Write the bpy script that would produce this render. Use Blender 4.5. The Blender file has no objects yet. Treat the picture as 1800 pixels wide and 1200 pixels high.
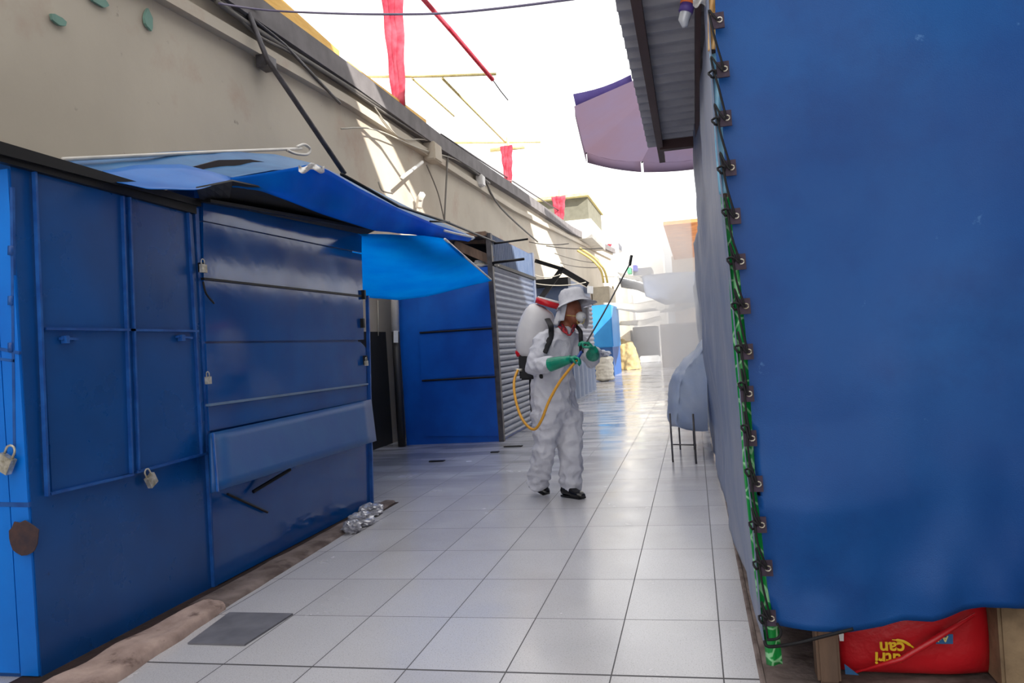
import bpy, bmesh, math, random
from mathutils import Vector, Matrix, noise
random.seed(7)
SC = bpy.context.scene; COL = SC.collection
V = Vector
# ------------------------------------------------------------------ camera (solved from the floor tiles and the uprights)
FPX, YAW, PITCH, ROLL = 1390., .22542768, .00729589, -.06586084
S = .42; H = 3.06413 * S
cy, sy, cp, sp, cr, sr = math.cos(YAW), math.sin(YAW), math.cos(PITCH), math.sin(PITCH), math.cos(ROLL), math.sin(ROLL)
FW = V((-sy*cp, cy*cp, sp)); R0 = V((cy, sy, 0)); U0 = R0.cross(FW)
RT = R0*cr + U0*sr; UP = -R0*sr + U0*cr; CAM = V((0, 0, H))
def P(px, py, x=None, y=None, z=None):
    """point of the plane x=, y= or z= seen at a pixel of the survey photograph"""
    d = FW + RT*((px-900)/FPX) - UP*((py-600)/FPX)
    a, v = (0, x) if x is not None else (1, y) if y is not None else (2, z)
    return CAM + d*((v-CAM[a])/d[a])
cam = bpy.data.objects.new('camera', bpy.data.cameras.new('camera')); COL.objects.link(cam)
cam.data.sensor_width = 36; cam.data.lens = FPX*36/1800; cam.data.clip_start = .05; cam.data.clip_end = 400
cam.matrix_world = Matrix(((RT.x, UP.x, -FW.x, 0), (RT.y, UP.y, -FW.y, 0), (RT.z, UP.z, -FW.z, H), (0, 0, 0, 1)))
SC.camera = cam
# ------------------------------------------------------------------ materials
def lin(c):
    return tuple(((v/255)/12.92 if v/255 <= .04045 else ((v/255+.055)/1.055)**2.4) for v in c) + (1,)
def nt_new(name):
    m = bpy.data.materials.new(name); m.use_nodes = True; nt = m.node_tree
    return m, nt, nt.nodes['Principled BSDF']
def mat(name, col, rough=.5, metal=0, col2=None, scale=4, lo=.35, hi=.65, bump=0, bscale=40, trans=0, coat=0, stretch=(1,1,1), rvar=0, spec=.5,
        speck=None, layers=()):
    m, nt, b = nt_new(name); N, L = nt.nodes, nt.links
    tc = N.new('ShaderNodeTexCoord'); mp = N.new('ShaderNodeMapping'); mp.inputs['Scale'].default_value = stretch
    L.new(tc.outputs['Object'], mp.inputs['Vector'])
    def nz(sc, det=5, rgh=.55):
        n = N.new('ShaderNodeTexNoise'); n.inputs['Scale'].default_value = sc; n.inputs['Detail'].default_value = det; n.inputs['Roughness'].default_value = rgh
        L.new(mp.outputs[0], n.inputs['Vector']); return n.outputs['Fac']
    def ramp(f, a, c):
        r = N.new('ShaderNodeMapRange'); r.inputs[1].default_value = a; r.inputs[2].default_value = c; L.new(f, r.inputs[0]); return r.outputs[0]
    def mix(f, a, c):
        x = N.new('ShaderNodeMix'); x.data_type = 'RGBA'; L.new(f, x.inputs[0])
        for k, s in ((6, a), (7, c)):
            if isinstance(s, tuple): x.inputs[k].default_value = s
            else: L.new(s, x.inputs[k])
        return x.outputs[2]
    c = lin(col)
    out = mix(ramp(nz(scale), lo, hi), c, lin(col2) if col2 else tuple(v*.8 for v in c[:3])+(1,))
    for (cc, sc, a, e) in layers:
        out = mix(ramp(nz(sc, 8, .65), a, e), out, lin(cc))
    L.new(out, b.inputs['Base Color'])
    b.inputs['Roughness'].default_value = rough; b.inputs['Metallic'].default_value = metal
    b.inputs['Specular IOR Level'].default_value = spec
    if coat: b.inputs['Coat Weight'].default_value = coat; b.inputs['Coat Roughness'].default_value = .12
    if rvar:
        r = N.new('ShaderNodeMapRange'); L.new(nz(scale*1.7), r.inputs[0]); r.inputs[1].default_value = .3; r.inputs[2].default_value = .7
        r.inputs[3].default_value = max(rough-rvar, .03); r.inputs[4].default_value = rough+rvar; L.new(r.outputs[0], b.inputs['Roughness'])
    if bump:
        bp = N.new('ShaderNodeBump'); bp.inputs['Strength'].default_value = bump; bp.inputs['Distance'].default_value = .02
        L.new(nz(bscale, 4), bp.inputs['Height']); L.new(bp.outputs[0], b.inputs['Normal'])
    if trans:
        t = N.new('ShaderNodeBsdfTranslucent'); L.new(out, t.inputs[0]); ms = N.new('ShaderNodeMixShader'); ms.inputs[0].default_value = trans
        L.new(b.outputs[0], ms.inputs[1]); L.new(t.outputs[0], ms.inputs[2]); L.new(ms.outputs[0], N['Material Output'].inputs[0])
    return m
PAINT = mat('blue_paint', (12, 84, 160), .3, 0, (14, 72, 138), 1.6, coat=0, bump=.06, bscale=2.2, rvar=.06, layers=[((18, 50, 90), 9, .68, .8)])
PAINT2 = mat('worn_blue_paint', (10, 84, 160), .11, 0, (8, 66, 138), 1.3, bump=.1, bscale=2.4, rvar=.035, layers=[((40, 70, 100), 14, .7, .8)])
PAINT_LIT = mat('lit_blue_paint', (0, 128, 236), .4, 0, (0, 112, 220), 2, bump=.08, bscale=3)  # lit copy of the kiosk blue: front-face daylight put into the colour
PAINTC = mat('fresh_blue_paint', (0, 100, 204), .4, 0, (0, 84, 184), 2, bump=.08, bscale=3)
EDGE = mat('rubbed_blue_edge', (36, 98, 178), .4, 0, (22, 74, 150), 12)
DARK = mat('black_iron', (22, 22, 26), .5, .3)
GREYIRON = mat('grey_iron', (92, 90, 96), .45, .4, (70, 66, 68), 9)
CHROME = mat('padlock_metal', (226, 222, 212), .35, .5, (160, 152, 130), 30)
CONC = mat('rough_concrete', (136, 122, 118), .9, 0, (88, 74, 70), 5, bump=.6, bscale=14, layers=[((52, 38, 36), 6, .55, .75)])
WALLM = mat('beige_plaster', (196, 187, 172), .85, 0, (184, 175, 161), .7, bump=.12, bscale=7, layers=[((176, 150, 134), 1.1, .56, .8), ((150, 140, 128), 6, .66, .76)])
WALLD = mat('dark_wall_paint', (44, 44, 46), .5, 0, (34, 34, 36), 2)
FASC = mat('grey_fascia', (122, 118, 120), .8, 0, (104, 100, 102), 3)
YEL = mat('yellow_timber', (246, 200, 110), .7, 0, (232, 178, 84), 8, stretch=(3, .4, 3))
YEL2 = mat('pale_timber', (236, 222, 160), .7, 0, (216, 196, 130), 8)
REDC = mat('red_cloth', (226, 104, 122), .8, 0, (206, 60, 84), 6, trans=.35)
WHITEP = mat('white_plastic', (226, 224, 222), .4, 0, (206, 204, 204), 6)
PVC = mat('white_pipe_plastic', (224, 220, 214), .4)
CABLE = mat('grey_cable', (112, 108, 104), .6)
CABLEL = mat('pale_cable', (190, 184, 172), .6)
BLACK = mat('black_webbing', (20, 20, 26), .75)
TAR_PALE = mat('pale_blue_tarp', (70, 132, 186), .45, 0, (54, 112, 170), 3, bump=.3, bscale=5, trans=.3)
TAR_MID = mat('mid_blue_tarp', (30, 128, 216), .4, 0, (22, 112, 204), 2.5, bump=.25, bscale=4, trans=.3)
TAR_DEEP = mat('deep_blue_tarp', (0, 148, 236), .5, 0, (0, 128, 224), 2.5, bump=.3, bscale=4, trans=.65, spec=.2)
TAR_CYAN = mat('cyan_blue_tarp', (0, 186, 244), .6, 0, (0, 172, 238), 2.5, bump=.3, bscale=5, trans=.85, spec=.1, stretch=(1, 1, 2))
TAR_FRONT = mat('royal_blue_canvas', (20, 86, 158), .45, 0, (14, 70, 142), 1.1, spec=.3, bump=.12, bscale=260, rvar=.08,
                layers=[((16, 64, 132), 1.7, .5, .75), ((96, 146, 206), 7, .69, .78)])
TAR_SIDE = mat('dusty_blue_canvas', (142, 150, 172), .5, 0, (112, 128, 162), 2, bump=.2, bscale=9, trans=.1)
HEMW = mat('white_hem', (236, 238, 240), .6)
SUIT = mat('white_coverall_fabric', (200, 200, 208), .8, 0, (188, 188, 198), 6, bump=.5, bscale=16)
HATM = mat('white_cotton', (208, 208, 214), .85, 0, (190, 190, 198), 12, bump=.3, bscale=30)
SKIN = mat('brown_skin', (150, 88, 60), .5, 0, (128, 70, 48), 14)
GLOVE = mat('green_rubber', (0, 142, 112), .38, 0, (0, 122, 96), 12, bump=.25, bscale=40)
SHOEM = mat('black_leather', (16, 16, 18), .22)
TANK = mat('white_tank_plastic', (222, 220, 222), .35, 0, (208, 206, 210), 5, trans=.1)
REDP = mat('red_plastic', (206, 18, 34), .35)
HOSE = mat('yellow_rubber_hose', (222, 160, 50), .45)
WOOD = mat('weathered_wood', (140, 112, 92), .75, 0, (104, 84, 72), 6, bump=.4, bscale=20, stretch=(1, 1, .3))
STONE = mat('dirty_stone', (156, 134, 106), .9, 0, (112, 94, 74), 7, bump=.5, bscale=14)
ROOFM = mat('grey_roof_sheet', (160, 160, 168), .45, .1, (140, 140, 150), 4)
BROWN = mat('brown_iron', (74, 50, 52), .6, .2)
TAPE = mat('dark_webbing_tab', (66, 52, 72), .7, 0, (50, 38, 54), 40)
REDBAG = mat('red_woven_sack', (206, 28, 40), .35, 0, (186, 20, 32), 5, bump=.4, bscale=9)
LBLUE = mat('pale_blue_sack', (120, 184, 222), .5, 0, (150, 200, 226), 22)
ORG = mat('orange_sack', (232, 196, 140), .5, 0, (214, 160, 96), 22)
SHUT = mat('painted_shutter_steel', (112, 122, 146), .38, .3, (96, 108, 134), 5)
SHUTL = mat('corrugated_blue_steel', (104, 120, 150), .45, .3, (90, 108, 142), 5)
UMBU = mat('lilac_umbrella_cloth', (150, 134, 168), .8, 0, (156, 126, 146), 1.2, trans=.2)
UMBO = mat('purple_umbrella_cloth', (104, 88, 168), .7, 0, (120, 106, 182), 4, trans=.25)
PLAS = mat('cloudy_plastic_sheet', (176, 194, 226), .35, 0, (196, 208, 230), 4, bump=.5, bscale=8, trans=.35)
SACK = mat('white_woven_sack', (232, 228, 216), .7, 0, (214, 208, 196), 10, bump=.5, bscale=14)
BEIGE = mat('beige_canvas', (212, 190, 138), .8, 0, (184, 160, 112), 6, bump=.5, bscale=8)
WHITEC = mat('white_canvas', (240, 238, 232), .7, 0, (222, 220, 214), 5, trans=.3)
FOIL = mat('crumpled_clear_plastic', (206, 206, 212), .18, .35, (150, 150, 158), 30)
GREYT = mat('grey_stall_cloth', (120, 122, 130), .8, 0, (96, 98, 106), 4)
HOUSE = mat('pale_house_plaster', (214, 196, 178), .9, 0, (196, 180, 166), 1)
ORWOOD = mat('orange_timber', (206, 140, 84), .7, 0, (170, 104, 56), 3, stretch=(.4, 1, 8))
HATCHM = mat('dark_steel_plate', (124, 124, 132), .5, .1, (104, 104, 112), 6)
LIDM = mat('clear_bottle_plastic', (200, 204, 212), .15, .1)
ASPH = mat('dark_ground', (96, 90, 86), .9)
def green_mat():
    m, nt, b = nt_new('green_printed_film'); N, L = nt.nodes, nt.links
    tc = N.new('ShaderNodeTexCoord'); v = N.new('ShaderNodeTexVoronoi'); v.feature = 'DISTANCE_TO_EDGE'; v.inputs['Scale'].default_value = 13
    L.new(tc.outputs['Object'], v.inputs['Vector']); r = N.new('ShaderNodeMapRange'); r.inputs[1].default_value = .03; r.inputs[2].default_value = .06
    L.new(v.outputs[0], r.inputs[0]); x = N.new('ShaderNodeMix'); x.data_type = 'RGBA'; L.new(r.outputs[0], x.inputs[0])
    x.inputs[6].default_value = lin((150, 214, 160)); x.inputs[7].default_value = lin((16, 150, 66)); L.new(x.outputs[2], b.inputs['Base Color'])
    b.inputs['Roughness'].default_value = .35; return m
GREEN = green_mat()
TX, TY, X0, Y0 = S, .61445, .0625*S, 3.0490
def floor_mat():
    m, nt, b = nt_new('speckled_floor_tile'); N, L = nt.nodes, nt.links
    g = N.new('ShaderNodeNewGeometry'); sx = N.new('ShaderNodeSeparateXYZ'); L.new(g.outputs['Position'], sx.inputs[0])
    def M(op, a, c=None, d=None):
        n = N.new('ShaderNodeMath'); n.operation = op
        for k, s in enumerate((a, c, d)):
            if s is None: continue
            if isinstance(s, (int, float)): n.inputs[k].default_value = s
            else: L.new(s, n.inputs[k])
        return n.outputs[0]
    u = M('DIVIDE', M('SUBTRACT', sx.outputs[0], X0), TX); w = M('DIVIDE', M('SUBTRACT', sx.outputs[1], Y0), TY)
    du = M('MULTIPLY', M('ABSOLUTE', M('SUBTRACT', u, M('ROUND', u))), TX); dw = M('MULTIPLY', M('ABSOLUTE', M('SUBTRACT', w, M('ROUND', w))), TY)
    thick = M('MULTIPLY', M('LESS_THAN', M('ABSOLUTE', w), .3), .004)
    gl = M('MAXIMUM', M('LESS_THAN', du, .0027), M('LESS_THAN', dw, M('ADD', thick, .0026)))
    cmb = N.new('ShaderNodeCombineXYZ'); L.new(M('FLOOR', u), cmb.inputs[0]); L.new(M('FLOOR', w), cmb.inputs[1])
    wn = N.new('ShaderNodeTexWhiteNoise'); wn.noise_dimensions = '2D'; L.new(cmb.outputs[0], wn.inputs['Vector'])
    def nz(s, d=3):
        n = N.new('ShaderNodeTexNoise'); n.inputs['Scale'].default_value = s; n.inputs['Detail'].default_value = d; L.new(g.outputs['Position'], n.inputs['Vector']); return n.outputs['Fac']
    def rg(f, a, c, d=0., e=1.):
        r = N.new('ShaderNodeMapRange'); L.new(f, r.inputs[0])
        for k, s in enumerate((a, c, d, e)): r.inputs[k+1].default_value = s
        return r.outputs[0]
    def mix(f, a, c):
        x = N.new('ShaderNodeMix'); x.data_type = 'RGBA'; L.new(f, x.inputs[0])
        for k, s in ((6, a), (7, c)):
            if isinstance(s, tuple): x.inputs[k].default_value = s
            else: L.new(s, x.inputs[k])
        return x.outputs[2]
    c = mix(wn.outputs['Value'], lin((190, 189, 194)), lin((202, 201, 206)))
    c = mix(rg(nz(170, 2), .60, .68), c, lin((160, 156, 156)))
    c = mix(rg(nz(230, 2), .62, .70), c, lin((228, 226, 224)))
    c = mix(rg(nz(1.3, 6), .5, .8, 0, .5), c, lin((178, 174, 174)))
    c = mix(gl, c, lin((74, 72, 76)))
    L.new(c, b.inputs['Base Color'])
    vs = N.new('ShaderNodeVectorMath'); vs.operation = 'MULTIPLY'; vs.inputs[1].default_value = (.7, 2.6, 1); L.new(g.outputs['Position'], vs.inputs[0])
    wet = N.new('ShaderNodeTexNoise'); wet.inputs['Scale'].default_value = 1; wet.inputs['Detail'].default_value = 5; L.new(vs.outputs[0], wet.inputs['Vector'])
    far = rg(sx.outputs[1], 6.5, 10); wf = M('MULTIPLY', rg(wet.outputs['Fac'], .46, .56), far)
    L.new(mix(M('MULTIPLY', wf, .5), c, lin((120, 118, 122))), b.inputs['Base Color'])
    rr = M('ADD', M('SUBTRACT', rg(nz(2.2, 5), .3, .7, .15, .28), M('MULTIPLY', wf, .09)), M('MULTIPLY', gl, .4)); L.new(rr, b.inputs['Roughness'])
    bp = N.new('ShaderNodeBump'); bp.inputs['Strength'].default_value = .25; bp.inputs['Distance'].default_value = .004
    L.new(M('SUBTRACT', 1., gl), bp.inputs['Height']); L.new(bp.outputs[0], b.inputs['Normal'])
    return m
FLOORM = floor_mat()
# ------------------------------------------------------------------ builders
def root(name, label, cat, loc=(0, 0, 0), group=None):
    o = bpy.data.objects.new(name, None); COL.objects.link(o); o.location = loc; o['label'] = label; o['category'] = cat
    if group: o['group'] = group
    return o
class MB:
    def __init__(s): s.bm = bmesh.new()
    def quad(s, *p):
        s.bm.faces.new([s.bm.verts.new(q) for q in p]); return s
    def box(s, lo, hi, bev=0):
        r = bmesh.ops.create_cube(s.bm, size=1); lo, hi = V(lo), V(hi); c = (lo+hi)/2; d = hi-lo
        for v in r['verts']: v.co = V((v.co.x*d.x, v.co.y*d.y, v.co.z*d.z))+c
        if bev:
            es = {e for v in r['verts'] for e in v.link_edges}
            bmesh.ops.bevel(s.bm, geom=list(es), offset=bev, segments=2, affect='EDGES')
        return s
    def beam(s, a, b, w, t, n=(1, 0, 0)):
        """bar from a to b, w wide across the face, t deep along n (standing out from the face)"""
        a, b, n = V(a), V(b), V(n).normalized(); d = (b-a).normalized(); c = d.cross(n).normalized(); n = c.cross(d)
        q = []
        for p in (a, b):
            for i, j in ((-.5, 0), (.5, 0), (.5, 1), (-.5, 1)): q.append(s.bm.verts.new(p+c*w*i+n*t*j))
        for f in ((0, 1, 2, 3), (7, 6, 5, 4), (0, 4, 5, 1), (1, 5, 6, 2), (2, 6, 7, 3), (3, 7, 4, 0)): s.bm.faces.new([q[k] for k in f])
        return s
    def tube(s, pts, r, n=8, caps=True, flat=None):
        pts = [V(p) for p in pts]; rs = r if isinstance(r, (list, tuple)) else [r]*len(pts)
        rings = []; prev = None
        for i, p in enumerate(pts):
            d = (pts[min(i+1, len(pts)-1)]-pts[max(i-1, 0)])
            d = d.normalized() if d.length > 1e-9 else V((0, 0, 1))
            if prev is None: a = d.orthogonal().normalized() if flat is None else (V(flat)-d*V(flat).dot(d)).normalized()
            else: a = (prev-d*prev.dot(d)).normalized()
            prev = a; b = d.cross(a); rr = rs[i]; ra, rb = rr if isinstance(rr, tuple) else (rr, rr)
            rings.append([s.bm.verts.new(p+a*ra*math.cos(2*math.pi*k/n)+b*rb*math.sin(2*math.pi*k/n)) for k in range(n)])
        for i in range(len(rings)-1):
            for k in range(n): s.bm.faces.new([rings[i][k], rings[i][(k+1) % n], rings[i+1][(k+1) % n], rings[i+1][k]])
        if caps: s.bm.faces.new(rings[0][::-1]); s.bm.faces.new(rings[-1])
        return s
    def ball(s, c, r, n=12, rot=None):
        q = bmesh.ops.create_uvsphere(s.bm, u_segments=n, v_segments=max(6, n*2//3), radius=1); r = r if isinstance(r, (tuple, list)) else (r, r, r)
        for v in q['verts']:
            p = V((v.co.x*r[0], v.co.y*r[1], v.co.z*r[2])); v.co = (rot @ p if rot else p)+V(c)
        return s
    def grid(s, f, nu, nv):
        g = [[s.bm.verts.new(f(i/nu, j/nv)) for j in range(nv+1)] for i in range(nu+1)]
        for i in range(nu):
            for j in range(nv): s.bm.faces.new([g[i][j], g[i+1][j], g[i+1][j+1], g[i][j+1]])
        return s
    def poly(s, pts, off):
        """prism: outline pts pushed along off"""
        a = [s.bm.verts.new(p) for p in pts]; b = [s.bm.verts.new(V(p)+V(off)) for p in pts]
        s.bm.faces.new(a); s.bm.faces.new(b[::-1])
        for k in range(len(a)): s.bm.faces.new([a[k], b[k], b[(k+1) % len(a)], a[(k+1) % len(a)]])
        return s
    def build(s, name, m, parent=None, smooth=False, solid=0, sub=0, voxel=0, disp=0, dscale=.1, kind=None, sm=4, orig=None):
        bmesh.ops.recalc_face_normals(s.bm, faces=s.bm.faces)
        me = bpy.data.meshes.new(name); s.bm.to_mesh(me); s.bm.free(); me.materials.append(m)
        o = bpy.data.objects.new(name, me); COL.objects.link(o)
        if voxel:
            r = o.modifiers.new('r', 'REMESH'); r.mode = 'VOXEL'; r.voxel_size = voxel
            k = o.modifiers.new('s', 'SMOOTH'); k.iterations = sm; k.factor = .5
        if solid: k = o.modifiers.new('t', 'SOLIDIFY'); k.thickness = solid; k.offset = 0
        if sub: k = o.modifiers.new('u', 'SUBSURF'); k.levels = k.render_levels = sub
        if voxel or solid or sub:
            dg = bpy.context.evaluated_depsgraph_get(); m2 = bpy.data.meshes.new_from_object(o.evaluated_get(dg)); o.modifiers.clear(); o.data = m2; m2.name = name
            if not m2.materials: m2.materials.append(m)
        if disp:
            me = o.data; nrm = [v.normal.copy() for v in me.vertices]
            for v, n in zip(me.vertices, nrm):
                q = v.co/dscale; w = noise.noise(V((q.x, q.y, q.z*1.5)))+.5*noise.noise(q*2.3)
                v.co += n*disp*(w if w > 0 else w*.6)
        if smooth or voxel:
            for p in o.data.polygons: p.use_smooth = True
        if parent:
            o.parent = parent; o.matrix_parent_inverse = Matrix.Translation(-V(parent.location))
        else:
            if orig is None:   # origin at the middle of the base
                cs = [v.co for v in o.data.vertices]
                orig = V(((min(c.x for c in cs)+max(c.x for c in cs))/2, (min(c.y for c in cs)+max(c.y for c in cs))/2, min(c.z for c in cs)))
            o.data.transform(Matrix.Translation(-V(orig))); o.location = orig
        if kind: o['kind'] = kind
        return o
def tag(o, label, cat, group=None, kind=None):
    o['label'] = label; o['category'] = cat
    if group: o['group'] = group
    if kind: o['kind'] = kind
    return o
def cat_curve(a, b, sag, n=14):
    a, b = V(a), V(b); return [a.lerp(b, i/n)-V((0, 0, sag*4*(i/n)*(1-i/n))) for i in range(n+1)]
def spline(pts, n=8):
    pts = [V(p) for p in pts]; out = []
    for i in range(len(pts)-1):
        p0, p1, p2, p3 = pts[max(i-1, 0)], pts[i], pts[i+1], pts[min(i+2, len(pts)-1)]
        for k in range(n):
            t = k/n; out.append(.5*((2*p1)+(p2-p0)*t+(2*p0-5*p1+4*p2-p3)*t*t+(3*p1-p0-3*p2+p3)*t**3))
    return out+[pts[-1]]
def polyval(pts, t):
    """piecewise-linear point at t 0..1 by index"""
    k = t*(len(pts)-1); i = min(int(k), len(pts)-2); return V(pts[i]).lerp(V(pts[i+1]), k-i)
def sheet(name, m, top, bot, nu=30, nv=12, sag=0., amp=.02, fs=.5, seed=0, solid=.004, parent=None):
    """cloth between two edge lines (lists of points), rippled and sagging"""
    def f(u, v):
        a, b = polyval(top, u), polyval(bot, u); p = a.lerp(b, v)
        w = noise.noise(V((p.x/fs+seed, p.y/fs, p.z/fs)))+.4*noise.noise(V((p.x/fs*2.7+seed, p.y/fs*2.7, p.z/fs*2.7)))
        d = (b-a); nn = d.cross(polyval(top, min(u+.05, 1))-polyval(top, max(u-.05, 0)))
        nn = nn.normalized() if nn.length > 1e-6 else V((0, 0, 1))
        return p+nn*w*amp*math.sin(math.pi*min(1, max(0, .12+v*.76)))-V((0, 0, sag*4*v*(1-v)))
    return MB().grid(f, nu, nv).build(name, m, parent, smooth=True, solid=solid)
def padlock(pos, label, n=(1, 0, 0), tilt=0., s=.05, group='padlocks'):
    pos, n = V(pos), V(n).normalized(); side = V((0, 0, 1)).cross(n).normalized(); rz = Matrix.Rotation(tilt, 3, n)
    up = rz @ V((0, 0, 1)); sd = rz @ side; t = root('padlock', label, 'padlock', pos)
    def L(a, b, c): return pos+sd*a*s+up*b*s+n*c*s
    MB().beam(L(0, -.95, .02), L(0, .0, .02), s*.95, s*.4, n).build('lock_body', CHROME, t)
    pts = [L(-.3, 0, .2)]+[L(-.3*math.cos(a), .35+.3*math.sin(a), .2) for a in [math.pi*k/8 for k in range(9)]]+[L(.3, 0, .2)]
    MB().tube(pts, s*.07, 6).build('shackle', CHROME, t, True); return t
# ================================================================== SETTING
def st(o): o['kind'] = 'structure'; return o
st(MB().grid(lambda u, v: V((-8+8.155*u, -4+94*v, 0)), 4, 24).build('floor', FLOORM, orig=(0, 0, 0)))
st(MB().box((.155, -4, -.06), (9, 60, -.004)).build('floor_right_side', CONC, orig=(0, 0, 0)))
st(MB().tube([(.165, y, -.004) for y in (1.5, 2.4, 3.4, 5, 8, 14)], .012, 6).build('trim_1', CONC))
WX = -4.4
topl = [(-6, 5.0), (3, 5.08), (7.61, 5.166), (9.96, 5.225), (13.8, 5.245), (20.4, 5.486), (30, 5.75), (48, 6.8)]
def ztop(y):
    for (a, za), (b, zb) in zip(topl, topl[1:]):
        if y <= b: return za+(zb-za)*(y-a)/(b-a)
    return topl[-1][1]
def prism_y(name, m, x0, x1, zf0, zf1, ys, sm=False):
    b = MB(); g = []
    for y in ys: g.append([b.bm.verts.new(q) for q in ((x0, y, zf0(y)), (x1, y, zf0(y)), (x1, y, zf1(y)), (x0, y, zf1(y)))])
    for i in range(len(g)-1):
        for k in range(4): b.bm.faces.new([g[i][k], g[i][(k+1) % 4], g[i+1][(k+1) % 4], g[i+1][k]])
    b.bm.faces.new(g[0]); b.bm.faces.new(g[-1]); return b.build(name, m)
ys = [-6, 3, 7.6, 10, 13.8, 20.4, 30, 48]
st(prism_y('wall_left', WALLM, WX-.3, WX, lambda y: 0, lambda y: ztop(y)-.05, ys))
led = lambda y: (4.45+(y-3)*.045) if y < 9.9 else 4.76+(y-9.9)*.012 if y < 20 else 4.88+(y-20)*.045
st(prism_y('trim_2', WALLM, WX-.02, WX+.10, lambda y: led(y)-.07, lambda y: led(y)+.05, [-6, 3, 6, 9.9, 13, 20, 30, 46]))
st(prism_y('trim_3', FASC, WX-.4, WX+.16, lambda y: ztop(y)-.27, ztop, ys))
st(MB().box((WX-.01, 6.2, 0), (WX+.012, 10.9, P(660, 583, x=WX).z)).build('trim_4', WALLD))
# plaster scars, peeling pale-green paint flakes on the wall
for k, (px, py, w, h, t) in enumerate(((258, 36, .07, .12, .5), (100, 36, .10, .05, 0), (170, 0, .16, .06, .3))):
    c = P(px, py, x=WX+.01); a = [c+V((0, w*math.cos(q)*(.7+.3*noise.noise(V((q, k, 0)))), h*math.sin(q)*(.7+.3*noise.noise(V((k, q, 0)))))) for q in [2*math.pi*j/12 for j in range(12)]]
    tag(MB().poly(a, (.02, .01*t, 0)).build('paint_flake', mat('flaked_green_paint.%d' % k, (120, 158, 146), .8)),
        ('narrow green paint flake hanging from the beige wall near the moulding', 'small round green paint patch on the beige wall', 'green paint remnant at the top edge of the beige wall')[k], 'paint flake')
# timber above the fascia
def timber(name, a, b, w, t, m, label, n=(1, 0, 0), group=None):
    return tag(MB().beam(a, b, w, t, n).build(name, m), label, 'timber', group)
t_a, t_b = P(478, -8, x=WX), P(592, 103, x=WX)
timber('timber_board', t_a+V((0, -1.2, -.02)), t_b, .2, .04, YEL, 'yellow timber board lying along the fascia top, nearest one')
timber('timber_board', P(606, 118, x=WX), P(745, 219, x=WX), .15, .05, YEL, 'orange-yellow timber batten along the fascia top, the farther one')
# red-cloth posts on the wall top
posts = [(703, 199, -30, 18, .052, 'tallest red cloth wrapped post standing on the wall top nearest the camera'), (895, 336, 258, 9, .05, 'short red cloth wrapped post above the beige wall, second along'),
         (985, 404, 346, 10, .08, 'red cloth wrapped post in front of the grey rooftop room'), (1041, 438, 372, 4, .055, 'thin red cloth strip post at the corner of the rooftop room'), (1074, 484, 430, 4, .09, 'farthest faded red cloth wrapped post near the white roofs')]
for k, (px, pb, pt, hw, r, lab) in enumerate(posts):
    base = P(px, pb, x=WX+.02); yy = base.y; top = P(px-2, pt, y=yy); base.z = ztop(yy)-.0; pr = hw/FPX*yy
    t = root('wrapped_post', lab, 'post', base, 'red cloth wrapped posts')
    MB().tube([base+V((pr*.35, .02, 0)), V((base.x+pr*.35, yy+.02, top.z+.25))], pr*.28, 8).build('pole', YEL2, t, True)
    b = MB()
    for j, ox in enumerate((-.55, .1, .7)):
        n = 14; pts = [V((base.x+pr*ox*(1.15-.55*(1-i/n))+.01*math.sin(i*1.3+j*2), yy-.03-.01*j, base.z+.02+(top.z-base.z)*i/n)) for i in range(n+1)]
        b.tube(pts, [(pr*(.34+.22*i/n), .02+.01*math.sin(i+j)) for i in range(n+1)], 8, flat=(1, 0, 0))
    b.build('cloth_wrap', REDC, t, True)
# timber frame over the roof
def rod(name, pts, r, m, label, cat, group=None, n=6):
    return tag(MB().tube(pts, r, n).build(name, m, smooth=True), label, cat, group)
YP = P(703, 199, x=WX).y
rod('frame_batten', [P(640, 135, y=YP), P(760, 134, y=YP), P(872, 130, y=YP)], .022, YEL2, 'pale yellow cross batten of the roof frame beside the tallest red post', 'timber')
Y2 = P(895, 336, x=WX).y
rod('frame_batten', [P(798, 251, y=Y2), P(950, 249, y=Y2)], .03, YEL2, 'pale yellow cross batten behind the short red post', 'timber')
rod('frame_batten', [P(725, 138, y=YP), P(798, 204, y=YP+3)], .018, YEL2, 'short pale rafter slanting from the nearer cross batten, left one', 'timber')
rod('frame_batten', [P(778, 138, y=YP), P(888, 250, y=Y2)], .022, YEL2, 'long pale rafter joining the two cross battens', 'timber')
rod('frame_batten', [P(862, 264, y=Y2), P(922, 258, y=Y2)], .05, YEL2, 'short thick wooden arm crossing the short red post', 'timber')
rod('roof_rail', [P(775, 236, x=WX), P(860, 292, x=WX), P(985, 372, x=WX)], .02, GREYIRON, 'thin metal rail above the fascia beside the short red post', 'rail')
rod('red_ribbon', [P(742, -4, y=9), P(800, 62, y=10), P(866, 140, y=11)], .03, REDC, 'red ribbon stretched diagonally across the white sky', 'ribbon')
rod('ribbon_string', [P(866, 140, y=11), P(880, 160, y=11.2), P(893, 176, y=11.4)], .008, DARK, 'thin dark string at the end of the red ribbon', 'string')
rod('overhead_cable', spline([P(385, 6, x=WX+.2), P(470, 18, y=7.6), P(600, 24, y=7.2), P(720, 25, y=7), P(800, 22, y=6.8), P(900, 12, y=6.5), P(1010, -2, y=6.2)]), .011,
    mat('violet_grey_cable', (120, 112, 140), .6), 'single cable crossing the sky near the top of the photo', 'cable')
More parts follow.
